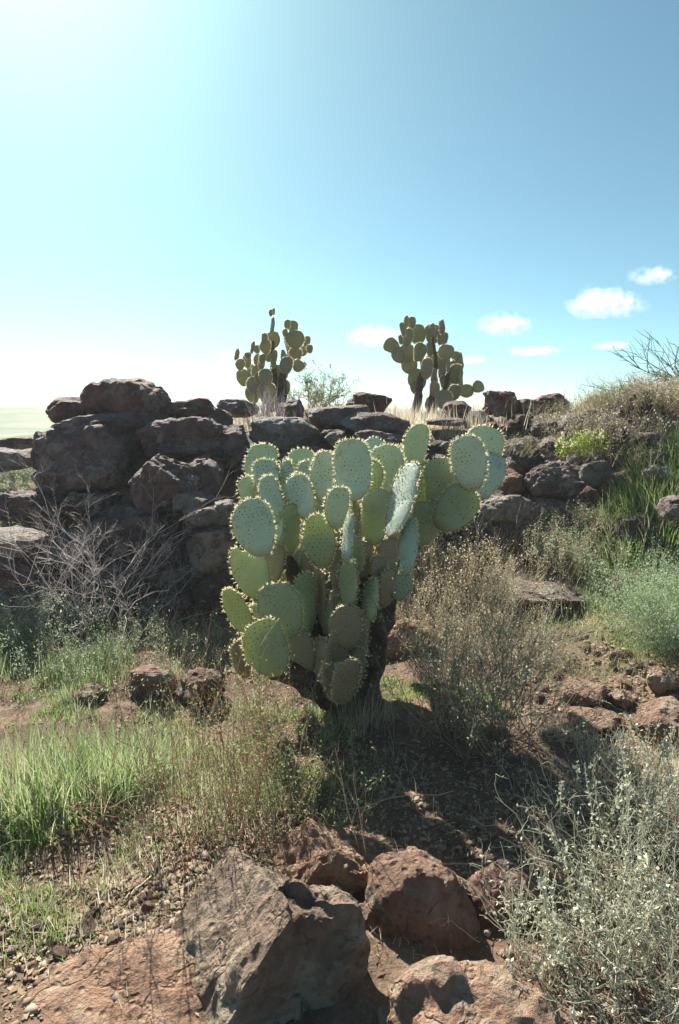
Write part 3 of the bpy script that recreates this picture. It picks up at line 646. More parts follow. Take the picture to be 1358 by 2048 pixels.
# ------------------------------------------------------------------ plants: blades, stems, leaves
def blades(rng, base, h, az, lean, curl, width, S=3):
    """curved ribbons: base (N,3), everything else (N,)"""
    N = len(base); t = np.linspace(0, 1, S + 1)[None]
    ang = lean[:, None] + curl[:, None] * t                          # tilt from vertical along the blade
    seg = (h / S)[:, None]
    dx = np.cumsum(np.sin(ang[:, :-1]) * seg, 1); dz = np.cumsum(np.cos(ang[:, :-1]) * seg, 1)
    z0 = np.zeros((N, 1)); dx = np.hstack([z0, dx]); dz = np.hstack([z0, dz])
    ca, sa = np.cos(az)[:, None], np.sin(az)[:, None]
    ctr = base[:, None] + np.stack([dx * ca, dx * sa, dz], -1)
    f = az + math.pi / 2 + rng.uniform(-.9, .9, N)
    side = np.stack([np.cos(f), np.sin(f), np.zeros(N)], -1)[:, None]
    wv = (width[:, None] * (1 - .75 * t ** 1.5))[..., None] / 2
    Lv = ctr - side * wv; Rv = ctr + side * wv
    V = np.concatenate([np.stack([Lv[:, :-1], Rv[:, :-1]], 2).reshape(N, -1, 3), ctr[:, -1:]], 1)   # 2S+1 verts
    f = []
    for k in range(S - 1): f += [[2 * k, 2 * k + 1, 2 * k + 3], [2 * k, 2 * k + 3, 2 * k + 2]]
    f += [[2 * S - 2, 2 * S - 1, 2 * S]]
    Fc = (np.arange(N)[:, None, None] * (2 * S + 1) + np.array(f)[None]).reshape(-1, 3)
    return V.reshape(-1, 3), Fc
def tubes3(poly, rad):
    """thin three sided tubes: poly (N,K,3), rad (N,K)"""
    N, K, _ = poly.shape; tg = unit(np.gradient(poly, axis=1)); ref = np.array([.31, .87, .38])
    a = unit(np.cross(tg, ref)); b = np.cross(tg, a)
    ph = np.array([0, 2.094, 4.189])
    V = poly[:, :, None] + rad[..., None, None] * (np.cos(ph)[:, None] * a[:, :, None] + np.sin(ph)[:, None] * b[:, :, None])
    f = []
    for k in range(K - 1):
        for j in range(3):
            j2 = (j + 1) % 3; f += [[k * 3 + j, k * 3 + j2, (k + 1) * 3 + j2], [k * 3 + j, (k + 1) * 3 + j2, (k + 1) * 3 + j]]
    return V.reshape(-1, 3), (np.arange(N)[:, None, None] * (K * 3) + np.array(f)[None]).reshape(-1, 3)
def grow(rng, start, d, length, K, curve, up):
    N = len(start); pts = [start]; d = unit(d)
    for k in range(K - 1):
        d = unit(d + rng.normal(size=(N, 3)) * curve + np.array([0, 0, up]))
        pts.append(pts[-1] + d * (length / (K - 1))[:, None])
    return np.stack(pts, 1)
def spawn(rng, poly, per, lo, hi, angle, lenf, K, curve, up):
    N, Kp, _ = poly.shape; n = N * per
    par = np.repeat(np.arange(N), per); t = rng.uniform(lo, hi, n) * (Kp - 1); i = np.minimum(t.astype(int), Kp - 2); fr = (t - i)[:, None]
    s = poly[par, i] * (1 - fr) + poly[par, i + 1] * fr; d = unit(poly[par, i + 1] - poly[par, i])
    L = np.linalg.norm(poly[:, -1] - poly[:, 0], axis=1)[par]
    side = unit(np.cross(d, rng.normal(size=(n, 3)))); an = angle * rng.uniform(.6, 1.3, n)[:, None]
    d2 = d * np.cos(an) + side * np.sin(an)
    return grow(rng, s, d2, L * lenf * rng.uniform(.5, 1.2, n), K, curve, up)
def cone_dirs(rng, n, spread, flat=0.0):
    az = rng.uniform(0, 2 * math.pi, n); t = spread * np.sqrt(rng.uniform(0.02, 1, n))
    return np.stack([np.sin(t) * np.cos(az), np.sin(t) * np.sin(az), np.cos(t) + flat], -1)
def shrub_geo(rng, base, n, length, r, spread, levels, K=7, curve=.16, up=.06, foot=.05):
    """levels: list of (per, lo, hi, angle, lenf). returns list of polylines per level + bag"""
    b0 = np.asarray(base) + np.stack([rng.normal(0, foot, n), rng.normal(0, foot, n), np.full(n, -.03)], -1)
    poly = grow(rng, b0, cone_dirs(rng, n, spread), length * rng.uniform(.6, 1.1, n), K, curve, up); bag = Bag(); out = [poly]
    tp = np.linspace(1, .35, K)
    bag.add(*tubes3(poly, np.full((n, 1), r) * tp)); rr = r
    for (per, lo, hi, an, lf) in levels:
        k2 = max(4, K - 2); poly = spawn(rng, poly, per, lo, hi, an, lf, k2, curve * 1.2, up * .6); rr *= .6
        bag.add(*tubes3(poly, np.full((len(poly), 1), rr) * np.linspace(1, .35, k2))); out.append(poly)
    return bag, out
def leaves_geo(rng, poly, n, size, lo=.2, hi=1.0, elong=2.2, jit=.01):
    N, K, _ = poly.shape; par = rng.integers(0, N, n); t = rng.uniform(lo, hi, n) * (K - 1); i = np.minimum(t.astype(int), K - 2); fr = (t - i)[:, None]
    p = poly[par, i] * (1 - fr) + poly[par, i + 1] * fr + rng.normal(size=(n, 3)) * jit
    a = unit(rng.normal(size=(n, 3)) + np.array([0, 0, .6])); b = unit(np.cross(a, rng.normal(size=(n, 3)))); s = (size * rng.uniform(.6, 1.3, n))[:, None]
    V = np.stack([p, p + a * s * .5 + b * s * .5 / elong, p + a * s, p + a * s * .5 - b * s * .5 / elong], 1).reshape(-1, 3)
    return V, (np.arange(n)[:, None, None] * 4 + np.array([[0, 1, 2], [0, 2, 3]])[None]).reshape(-1, 3)
def shrub(name, label, cat, px, py, Yd=None, seed=1, n=14, length=.5, r=.004, spread=.8, levels=((5, .3, .95, .6, .5), (4, .3, .95, .6, .5)), mat='twig_brown',
          leaf=None, nleaf=0, lsize=.015, curve=.16, up=.06, K=7, foot=.05, group=None, elong=2.2):
    rng = np.random.default_rng(seed)
    p = G(px, py) if Yd is None else P(px, py, Yd)
    if p is None: p = P(px, py, 6.0)
    p = np.array([p[0], p[1], T1(p[0], p[1])])
    root = tag(empty(name, p), label, cat, group)
    bag, lv = shrub_geo(rng, (0, 0, 0), n, length, r, spread, levels, K, curve, up, foot)
    o = bag.build('branches', M[mat], root); o['kind'] = 'stuff'
    if leaf:
        lb = Bag(); lb.add(*leaves_geo(rng, lv[-1], nleaf, lsize, elong=elong)); o = lb.build('foliage', M[leaf], root); o['kind'] = 'stuff'
    return root
def tuft_geo(rng, n, rad, h, width, lean=.35, curl=.9, S=3, ground=None):
    """blades in a round tuft around the origin"""
    a = rng.uniform(0, 2 * math.pi, n); rr = rad * np.sqrt(rng.uniform(0, 1, n))
    x, y = rr * np.cos(a), rr * np.sin(a)
    if ground is None: z = np.zeros(n)
    else: z = terrain(ground[0] + x, ground[1] + y) - ground[2]
    az = a + rng.normal(0, .8, n)
    return blades(rng, np.stack([x, y, z - .005], -1), h * rng.uniform(.45, 1.15, n), az, lean * rng.uniform(0, 1.3, n) * (.4 + rr / max(rad, 1e-6) * .8), curl * rng.uniform(-.1, 1.1, n), width * rng.uniform(.6, 1.3, n), S)
def tuft(name, label, cat, px, py, n, rad, h, width, mat, seed, Yd=None, group=None, lean=.35, curl=.9, S=3):
    rng = np.random.default_rng(seed); p = G(px, py) if Yd is None else P(px, py, Yd)
    if p is None: p = P(px, py, 6.5)
    p = np.array([p[0], p[1], T1(p[0], p[1])])
    V, f = tuft_geo(rng, n, rad, h, width, lean, curl, S, p)
    return tag(obj(name, V, f, M[mat], loc=p), label, cat, group)

# ---- ground cover that nobody could count
def patch(bag, rng, px, py, rx, ry, n, h, width, lean=.5, curl=.8, S=3):
    c = G(px, py, 9)
    if c is None: return
    x = c[0] + rng.normal(0, rx * .6, n); y = c[1] + rng.normal(0, ry * .6, n)
    keep = fbm(np.stack([x * 5, y * 5, x * 0], -1), 3, 44) > rng.uniform(-.35, .55, n)
    x, y = x[keep], y[keep]; n = len(x)
    clump = .55 + .6 * (fbm(np.stack([x * 9, y * 9, x * 0], -1), 2, 61) * .5 + .5)
    z = terrain(x, y) - .006
    bag.add(*blades(rng, np.stack([x, y, z], -1), h * clump * rng.uniform(.4, 1.2, n), rng.uniform(0, 6.28, n), lean * rng.uniform(0, 1, n), curl * rng.uniform(-.2, 1.2, n), width * rng.uniform(.6, 1.3, n), S))
rng = np.random.default_rng(3)
gg = Bag()
for a in ((430, 1310, .35, .25, 2600, .03, .003), (560, 1420, .35, .25, 2600, .04, .003), (330, 1500, .35, .3, 5000, .06, .003), (480, 1440, .4, .25, 4000, .045, .003), (120, 1400, .35, .3, 3500, .07, .0035),
          (30, 1410, .3, .15, 2500, .06, .0035), (240, 1440, .3, .2, 3200, .05, .003), (60, 1660, .16, .14, 2600, .05, .003), (130, 1760, .16, .12, 1800, .04, .003), (270, 1640, .22, .2, 2600, .035, .003), (560, 1560, .2, .14, 2200, .06, .003),
          (90, 1850, .12, .09, 900, .035, .003), (30, 1780, .12, .12, 1300, .05, .003), (860, 1390, .2, .14, 2600, .035, .003), (960, 1400, .25, .15, 2600, .04, .003), (650, 1440, .15, .1, 1000, .04, .003),
          (1150, 1240, .25, .2, 1700, .05, .0035), (1290, 1290, .3, .2, 2400, .05, .0035), (1200, 1270, .3, .25, 1400, .03, .003), (1210, 1140, .3, .3, 2400, .10, .004), (1250, 1090, .3, .25, 2600, .14, .004),
          (1300, 1020, .35, .3, 3400, .18, .0045), (1345, 970, .3, .3, 2600, .18, .0045), (1330, 1080, .3, .3, 2400, .14, .004), (160, 1500, .3, .3, 3000, .09, .003), (600, 1500, .22, .16, 1800, .05, .003), (780, 1370, .12, .08, 700, .04, .003),
          (500, 835, .3, .25, 700, .08, .004), (1120, 840, .4, .3, 900, .06, .004), (200, 1310, .5, .2, 2400, .06, .003), (1340, 1350, .15, .1, 500, .04, .003), (350, 1330, .9, .35, 9000, .022, .003), (560, 1400, .6, .35, 7000, .022, .003), (200, 1450, .7, .4, 9000, .03, .003), (200, 1700, .4, .3, 5000, .022, .003), (430, 1560, .5, .3, 5000, .03, .003), (1180, 1300, .6, .5, 6000, .02, .003), (900, 1380, .4, .2, 4000, .025, .003), (1250, 1060, .5, .4, 4000, .12, .004)):
    patch(gg, rng, *a)
tag(gg.build('grass', M['grass']), 'short fresh green grass sprouting between rocks and shrubs', 'grass', kind='stuff')
gp = Bag()
for a in ((60, 1290, .5, .22, 3200, .16, .0035), (150, 1340, .4, .2, 1600, .12, .003), (20, 1350, .3, .2, 1500, .14, .0035), (90, 1720, .2, .14, 500, .07, .003), (330, 1420, .4, .25, 1500, .10, .003),
          (600, 1480, .3, .2, 1200, .09, .0028), (500, 1580, .2, .15, 700, .09, .0028), (100, 1370, .6, .3, 3500, .05, .003), (620, 1420, .5, .25, 3000, .035, .003), (300, 1430, .6, .3, 3500, .05, .003), (180, 1600, .4, .25, 2500, .06, .003), (400, 1300, .8, .2, 3000, .03, .003), (1180, 1300, .35, .25, 700, .07, .003), (1290, 1130, .3, .25, 1500, .15, .0035)):
    patch(gp, rng, *a)
tag(gp.build('grass', M['grass_pale']), 'pale grey green grass on the slope before the rock wall', 'grass', kind='stuff')
dg = Bag()
for a in ((250, 1690, .3, .25, 1500, .10, .0028, 1.5, .5), (100, 1520, .35, .25, 1600, .18, .0022, .7, .9), (60, 1610, .25, .16, 1500, .14, .0022, 1.3, .6), (200, 1480, .4, .3, 1500, .12, .0022, .9, .8), (480, 1760, .15, .1, 350, .06, .002, 1.2, .6), (760, 1860, .1, .08, 250, .05, .002, 1.3, .5), (350, 1900, .15, .1, 350, .05, .002, 1.4, .5), (420, 1340, .7, .3, 1800, .05, .0022, 1.4, .5), (250, 1400, .6, .3, 1500, .08, .0022, 1.1, .6), (1100, 1420, .4, .3, 1200, .10, .0022, 1.0, .9), (400, 1640, .25, .2, 900, .09, .0028, 1.4, .5), (330, 1560, .3, .2, 1000, .12, .0025, 1.2, .5), (120, 1800, .2, .16, 700, .08, .0026, 1.5, .4), (560, 1480, .3, .2, 900, .09, .0022, 1.2, .6),
          (500, 1420, .3, .2, 700, .08, .0022, 1.3, .5), (1000, 1250, .35, .2, 900, .20, .0026, .7, .8), (880, 1200, .3, .2, 1200, .18, .0025, .6, .7), (1250, 1330, .3, .3, 500, .06, .0025, 1.5, .4), (1150, 1500, .25, .2, 900, .10, .0026, 1.2, .8),
          (1250, 1560, .2, .2, 900, .14, .0028, 1.1, 1.2), (1320, 1540, .2, .2, 900, .16, .0028, 1.0, 1.2), (620, 1300, .3, .15, 400, .06, .0025, 1.3, .4), (760, 1560, .4, .3, 420, .08, .002, 1.6, .3), (900, 1600, .4, .3, 420, .09, .002, 1.6, .3), (1230, 1180, .3, .2, 800, .14, .003, .8, .9)):
    patch(dg, rng, *a)
# tall dry grass along the skyline
for _ in range(1):
    n = 9000; x = rng.uniform(-1.2, 6.5, n); y = rng.uniform(5.4, 10.5, n); keep = (fbm(np.stack([x * 1.2, y * 1.2, x * 0], -1), 2, 8) > -.15); x, y = x[keep], y[keep]; n = len(x)
    dg.add(*blades(rng, np.stack([x, y, terrain(x, y) - .01], -1), rng.uniform(.10, .34, n), rng.uniform(0, 6.28, n), rng.uniform(0, .35, n), rng.uniform(-.2, .8, n), rng.uniform(.003, .006, n), 3))
for (xa, xb, ya, yb_, n) in ((.6, 3.4, 5.8, 7.5, 2600), (-2.0, .4, 5.8, 7.5, 1800)):
    x = rng.uniform(xa, xb, n); y = rng.uniform(ya, yb_, n)
    dg.add(*blades(rng, np.stack([x, y, terrain(x, y) - .01], -1), rng.uniform(.06, .24, n), rng.uniform(0, 6.28, n), rng.uniform(0, .6, n), rng.uniform(-.2, .9, n), rng.uniform(.003, .006, n), 3))
tag(dg.build('dry_grass', M['straw']), 'dry straw coloured grass and litter on the ground and along the crest', 'dry grass', kind='stuff')

# ---- litter of dead leaves and chips
lt = Bag()
for (px, py, rx, ry, n) in ((850, 1600, .6, .5, 2600), (300, 1700, .5, .4, 2600), (1200, 1400, .5, .5, 1800), (500, 1450, .7, .4, 2400), (150, 1850, .3, .25, 1200), (900, 1300, .7, .4, 1500), (450, 1800, .3, .2, 900)):
    c = G(px, py, 9); x = c[0] + rng.normal(0, rx * .6, n); y = c[1] + rng.normal(0, ry * .6, n); p_ = np.stack([x, y, terrain(x, y) + .003], -1)
    a_ = rng.uniform(0, 6.28, n); L_ = rng.uniform(.006, .028, n)[:, None]; d_ = np.stack([np.cos(a_), np.sin(a_), rng.uniform(-.1, .35, n)], -1); e_ = np.stack([-np.sin(a_), np.cos(a_), rng.normal(0, .4, n)], -1) * L_ * rng.uniform(.06, .3, n)[:, None]
    lt.add(np.stack([p_, p_ + d_ * L_ * .5 + e_, p_ + d_ * L_, p_ + d_ * L_ * .5 - e_], 1).reshape(-1, 3), (np.arange(n)[:, None, None] * 4 + np.array([[0, 1, 2], [0, 2, 3]])[None]).reshape(-1, 3))
M['litter'] = plant_mat('dead_leaf_litter', [(.16, .10, .07), (.32, .22, .14), (.44, .35, .23), (.22, .2, .12)], .2, .8)
tag(lt.build('litter', M['litter']), 'dead leaves and straw chips strewn over the soil', 'litter', kind='stuff')
# ---- gravel
iv, if_ = ico(1)
def gravel(bag, rng, px, py, rx, ry, n, s0, s1):
    c = G(px, py, 9); x = c[0] + rng.normal(0, rx * .6, n); y = c[1] + rng.normal(0, ry * .6, n)
    s = s0 + (s1 - s0) * rng.uniform(0, 1, n) ** 7
    sc = np.stack([s * rng.uniform(.8, 1.3, n), s * rng.uniform(.7, 1.2, n), s * rng.uniform(.3, .6, n)], -1)
    n = len(x); nn = iv[None] * (1 + .42 * rng.normal(size=(n, len(iv), 1)).clip(-1.2, 1.2)); a = rng.uniform(0, 6.28, n)[:, None]
    V = nn * sc[:, None]; V = np.stack([V[..., 0] * np.cos(a) - V[..., 1] * np.sin(a), V[..., 0] * np.sin(a) + V[..., 1] * np.cos(a), V[..., 2]], -1)
    V = V + np.stack([x, y, terrain(x, y) + s * .15], -1)[:, None]
    bag.add(V, (np.arange(n)[:, None, None] * len(iv) + if_[None]).reshape(-1, 3))
M['gravel'] = plant_mat('gravel_stone', [(.10, .06, .045), (.19, .115, .08), (.26, .17, .12), (.17, .12, .10), (.36, .29, .23)], 0, .8)
gb = Bag()
for a in ((1200, 1400, .4, .4, 1500, .004, .02), (1200, 1300, .5, .5, 1300, .004, .022), (850, 1600, .6, .5, 2600, .003, .014), (250, 1800, .3, .2, 1500, .003, .014), (300, 1880, .2, .14, 900, .003, .018), (400, 1800, .2, .14, 900, .003, .018),
          (100, 1950, .25, .15, 900, .003, .013), (480, 1700, .25, .2, 700, .003, .012), (950, 1720, .35, .25, 900, .003, .016), (620, 1330, .6, .3, 700, .004, .014), (1300, 1480, .3, .2, 700, .004, .016), (450, 1290, .6, .2, 500, .004, .014), (200, 1620, .5, .4, 700, .003, .01)):
    gravel(gb, rng, *a)
tag(gb.build('gravel', M['gravel']), 'loose reddish gravel scattered over the soil', 'gravel', kind='stuff')

# ---- loose stones one can pick out
stones = []
for i in range(8):
    V, f = rock_geo(700 + i, 1.0, .85, .6, sub=3, rough=.13); me = make_mesh('stone', V, f, True); me.set_sharp_from_angle(angle=R(24))
    me.materials.append(M[['tan_rock', 'rust_rock', 'basalt_red', 'grey_rock'][i % 4]]); stones.append(me)
def scatter_stones(px, py, rx, ry, n, s0, s1, label, group):
    c = G(px, py, 9)
    for _ in range(n):
        x, y = c[0] + rng.normal(0, rx * .6), c[1] + rng.normal(0, ry * .6); s = rng.uniform(s0, s1)
        o = bpy.data.objects.new('stone', stones[rng.integers(8)]); C.objects.link(o); o.scale = (s, s, s)
        o.location = (x, y, T1(x, y) + s * .2); o.rotation_euler = (rng.uniform(-.3, .3), rng.uniform(-.3, .3), rng.uniform(0, 6.28)); tag(o, label, 'stone', group)
scatter_stones(1210, 1350, .45, .45, 46, .014, .045, 'small brown stone lying in the gravel wash below the pale bush', 'stones in the gravel wash')
scatter_stones(340, 1850, .22, .14, 26, .012, .032, 'small dark stone in the dirt beside the grooved grey boulder', 'stones beside the grooved boulder')
scatter_stones(860, 1600, .5, .4, 22, .012, .028, 'small stone lying in the shadow of the big cactus', 'stones in the cactus shadow')

# ---- single plants
DEN = ((6, .25, .95, .55, .5), (5, .3, .95, .6, .5))
shrub('bare_shrub', 'bare grey purple twiggy shrub spreading in front of the rock wall', 'shrub', 190, 1262, seed=11, n=22, length=.84, r=.0036, spread=1.0, levels=((5, .3, .95, .7, .5), (4, .3, .95, .7, .5), (3, .3, .95, .7, .5)), mat='twig_grey', curve=.2, up=.05, foot=.10)
shrub('bare_shrub', 'low pale bare twigs on the sand at the foot of the wall', 'shrub', 290, 1268, seed=12, n=12, length=.34, r=.003, spread=1.25, levels=((4, .3, .95, .7, .5), (3, .3, .95, .7, .5)), mat='twig_grey', curve=.2, foot=.08)
shrub('dry_shrub', 'thin red stemmed dry shrub standing in the grass before the cactus shadow', 'shrub', 430, 1655, seed=13, n=70, length=.50, r=.0017, spread=.62, levels=((4, .3, .95, .45, .4),), mat='twig_red', leaf='leaf_olive', nleaf=2600, lsize=.010, curve=.09, foot=.13)
shrub('dry_shrub', 'darker small leaved shrub at the edge of the cactus shadow behind the rust boulder', 'shrub', 545, 1640, seed=14, n=40, length=.26, r=.0016, spread=.7, levels=((4, .3, .95, .5, .45),), mat='twig_brown', leaf='leaf_olive', nleaf=3000, lsize=.010, curve=.1, foot=.10)
shrub('twiggy_shrub', 'brown twiggy shrub with tiny leaves beside the cactus trunk', 'shrub', 960, 1480, seed=15, n=70, length=.52, r=.0026, spread=.85, levels=((5, .3, .95, .5, .42), (3, .3, .95, .5, .5)), mat='twig_brown', leaf='leaf_grey', nleaf=4000, lsize=.012, curve=.11, foot=.10)
shrub('dry_bush', 'tan dry bush of fine stalks behind the cactus', 'bush', 890, 1215, seed=16, n=420, length=.50, r=.0014, spread=.75, levels=((4, .45, .98, .4, .3),), mat='straw_tan', leaf='straw_tan', nleaf=11000, lsize=.013, curve=.07, foot=.2)
shrub('dry_bush', 'grey straw bush beside the flat grey slab', 'bush', 985, 1240, seed=17, n=260, length=.40, r=.0013, spread=.8, levels=((4, .4, .98, .45, .35),), mat='straw', leaf='straw', nleaf=2500, lsize=.009, curve=.09, foot=.14)
shrub('sage_bush', 'rounded grey green bush with reddish stalks below the dark boulders', 'bush', 1135, 1155, seed=18, n=200, length=.40, r=.0014, spread=.85, levels=((5, .4, .98, .45, .35),), mat='straw_tan', leaf='leaf_grey', nleaf=9000, lsize=.012, curve=.08, foot=.12)
shrub('dry_shrub', 'red brown dry stalks between the boulders and the grey green bush', 'shrub', 1050, 1150, seed=19, n=60, length=.42, r=.002, spread=.5, levels=((4, .4, .98, .4, .35),), mat='twig_red', curve=.09, foot=.10)
shrub('pale_bush', 'dense pale mint green bush at the side of the gravel wash', 'bush', 1350, 1290, seed=20, n=320, length=.46, r=.0013, spread=1.1, levels=((5, .3, .98, .4, .4),), mat='leaf_pale', leaf='leaf_pale', nleaf=22000, lsize=.014, curve=.07, foot=.10, elong=4)
shrub('brush', 'purple grey brush above the outermost cactus pads', 'shrub', 1022, 890, Yd=4.75, seed=21, n=110, length=.42, r=.002, spread=.8, levels=((5, .3, .95, .5, .42),), mat='twig_grey', curve=.1, foot=.16)
for k, (px, py, Yd, ln, sd_) in enumerate(((1240, 850, 5.4, .22, 31), (1300, 840, 5.2, .26, 32), (1352, 860, 4.9, .28, 33), (1270, 880, 5.0, .24, 34), (1352, 850, 5.6, .22, 35), (1225, 905, 4.8, .22, 36))):
    shrub('brush', 'brown dry brush bush covering the hillside under the bare tree', 'shrub', px, py, Yd=Yd, seed=sd_, n=130, length=ln, r=.0021, spread=1.0, levels=((5, .3, .95, .5, .42),), mat='twig_brown' if k % 2 else 'straw_tan', leaf='leaf_olive' if k % 3 == 0 else 'straw', nleaf=1800, lsize=.014, curve=.1, foot=.2, group='brush on the hillside')
shrub('desert_shrub', 'airy olive shrub on the skyline beside the smaller cactus', 'shrub', 640, 822, Yd=7.9, seed=22, n=26, length=.62, r=.006, spread=1.0, levels=((6, .3, .95, .6, .5), (5, .3, .95, .6, .5)), mat='twig_brown', leaf='leaf_grey', nleaf=2600, lsize=.030, curve=.15, foot=.12)
shrub('bare_shrub', 'leafless grey brush at the foot of the smaller skyline cactus', 'shrub', 533, 845, Yd=5.6, seed=23, n=60, length=.36, r=.0028, spread=.5, levels=((4, .3, .95, .35, .45),), mat='twig_grey', curve=.09, foot=.09)
shrub('sage_bush', 'grey green sunlit bush on the rocks at the wall end', 'bush', 28, 1062, seed=24, n=160, length=.36, r=.0018, spread=1.0, levels=((5, .3, .98, .45, .4),), mat='straw', leaf='leaf_pale', nleaf=7000, lsize=.016, curve=.1, foot=.16)
shrub('sage_bush', 'grey weedy bush under the bare purple shrub', 'bush', 45, 1270, seed=25, n=160, length=.30, r=.0016, spread=.9, levels=((5, .3, .98, .45, .4),), mat='twig_grey', leaf='leaf_grey', nleaf=5000, lsize=.014, curve=.1, foot=.20)
for k, (px, py, ln) in enumerate(((1128, 905, .16), (1160, 903, .17), (1192, 905, .20))):
    rng2 = np.random.default_rng(60 + k); p = P(px, py, 4.55); p[2] = max(p[2], T1(p[0], p[1]))
    root = tag(empty('flowering_plant', p), ['pale topped yellow green plant beside the lit boulder', 'slim bright green plant between two flowering ones', 'bushy yellow green flowering plant against the dark block'][k], 'plant', 'flowering plants on the wall')
    bag, lv = shrub_geo(rng2, (0, 0, 0), 22, ln, .0022, .5, ((3, .4, .95, .4, .35),), foot=.03); bag.build('stems', M['leaf_yellow'], root)['kind'] = 'stuff'
    lb = Bag(); lb.add(*leaves_geo(rng2, lv[0], 420, .024, elong=3)); lb.build('foliage', M['leaf_yellow'], root)['kind'] = 'stuff'
    if k != 1:
        lb = Bag(); lb.add(*leaves_geo(rng2, lv[0], 90, .018, lo=.9, elong=1.2)); lb.build('blossom', M['flower'], root)['kind'] = 'stuff'
for k, (px, py, Yd, ln, sd_) in enumerate(((1195, 885, 4.9, .22, 37), (1245, 925, 4.6, .18, 38), (1290, 860, 5.4, .18, 39), (1225, 985, 4.3, .16, 40), (1065, 870, 5.2, .18, 41), (1150, 830, 5.7, .2, 42))):
    shrub('brush', 'dark brown weedy brush growing between the bank boulders', 'shrub', px, py, Yd=Yd, seed=sd_, n=110, length=ln, r=.0021, spread=1.1, levels=((5, .3, .95, .5, .42),), mat='twig_brown', leaf='leaf_olive', nleaf=1800, lsize=.012, curve=.1, foot=.2, group='brush between the bank boulders')
shrub('sage_bush', 'low pale bush on the open ground beyond the wall end', 'bush', 18, 972, seed=56, n=160, length=.2, r=.0018, spread=1.1, levels=((5, .3, .98, .45, .4),), mat='straw', leaf='leaf_pale', nleaf=6000, lsize=.016, curve=.1, foot=.25)
# scrub dotted over the plain, one mass at this distance
sb = Bag(); rng2 = np.random.default_rng(9)
for _ in range(420):
    y = 38 + 210 * rng2.uniform() ** 1.5; x = rng2.uniform(-.75 * y - 3, -.34 * y); c_ = np.array([x, y, T1(x, y)]); hh = rng2.uniform(.3, 1.0); m_ = 70
    o_ = unit(rng2.normal(size=(m_, 3))) * rng2.uniform(.4, 1, (m_, 1)) * np.array([hh, hh, hh * .7]); o_[:, 2] = np.abs(o_[:, 2])
    a_ = unit(rng2.normal(size=(m_, 3))) * .10 * hh; b_2 = unit(rng2.normal(size=(m_, 3))) * .10 * hh
    sb.add(np.stack([c_ + o_ - a_, c_ + o_ + a_, c_ + o_ + b_2], 1).reshape(-1, 3), np.arange(m_ * 3).reshape(-1, 3))
tag(sb.build('distant_scrub', M['leaf_olive']), 'hazy olive scrub dotting the far plain beyond the wall end', 'scrub', kind='stuff')
# bare tree reaching in over the hillside
rng2 = np.random.default_rng(77); p = P(1470, 800, 6.2); p[2] = T1(p[0], p[1])
tree = tag(empty('bare_tree', p), 'leafless dark tree whose fine branches reach over the hillside brush', 'tree')
tb = Bag(); tube(tb, [(0, 0, -.1), (-.03, .02, .12), (-.12, 0, .28), (-.2, .05, .4)], [.06, .05, .042, .03], 8, 4); tb.build('trunk', M['dark_twig'], tree, True)
n = 16; st = np.stack([np.linspace(-.02, -.2, n), np.zeros(n), np.linspace(.05, .35, n)], -1); az = rng2.uniform(2.3, 4.6, n)
dirs = np.stack([np.cos(az), np.sin(az) * .7, rng2.uniform(-.02, .42, n)], -1)
pl = grow(rng2, st, dirs, rng2.uniform(.5, 1.0, n), 9, .13, .01); tb = Bag(); tb.add(*tubes3(pl, np.full((n, 1), .011) * np.linspace(1, .3, 9)))
p2 = spawn(rng2, pl, 7, .25, .95, .55, .5, 7, .14, .03); tb.add(*tubes3(p2, np.full((len(p2), 1), .0055) * np.linspace(1, .35, 7)))
p3 = spawn(rng2, p2, 5, .25, .95, .6, .5, 5, .14, .02); tb.add(*tubes3(p3, np.full((len(p3), 1), .003) * np.linspace(1, .4, 5))); tb.build('branches', M['dark_twig'], tree)['kind'] = 'stuff'

shrub('dry_bush', 'straw grey dry bush leaning over the tan slab beside the trunk', 'bush', 890, 1300, seed=51, n=200, length=.36, r=.0013, spread=.9, levels=((4, .35, .98, .45, .4),), mat='straw', leaf='straw', nleaf=2500, lsize=.010, curve=.09, foot=.16)
shrub('dry_bush', 'thin straw grey brush between the twiggy shrub and the gravel wash', 'bush', 1080, 1340, seed=52, n=170, length=.30, r=.0013, spread=1.0, levels=((4, .35, .98, .45, .4),), mat='straw', leaf='leaf_grey', nleaf=2200, lsize=.010, curve=.09, foot=.18)
shrub('dry_bush', 'fine grey straw brush in the grass behind the red rocks', 'bush', 330, 1330, seed=53, n=120, length=.22, r=.0012, spread=1.0, levels=((4, .35, .98, .45, .4),), mat='straw', leaf='leaf_grey', nleaf=1800, lsize=.009, curve=.09, foot=.2)
shrub('dry_bush', 'fine pale brush in the grass between red rocks and cactus base', 'bush', 520, 1500, seed=54, n=150, length=.26, r=.0012, spread=.9, levels=((4, .35, .98, .45, .4),), mat='straw', leaf='leaf_olive', nleaf=2600, lsize=.009, curve=.09, foot=.2)
shrub('sage_bush', 'low grey green weed patch at the foot of the bare purple shrub', 'bush', 130, 1330, seed=55, n=200, length=.24, r=.0013, spread=1.0, levels=((4, .35, .98, .45, .4),), mat='grass_pale', leaf='leaf_grey', nleaf=5000, lsize=.012, curve=.09, foot=.28)
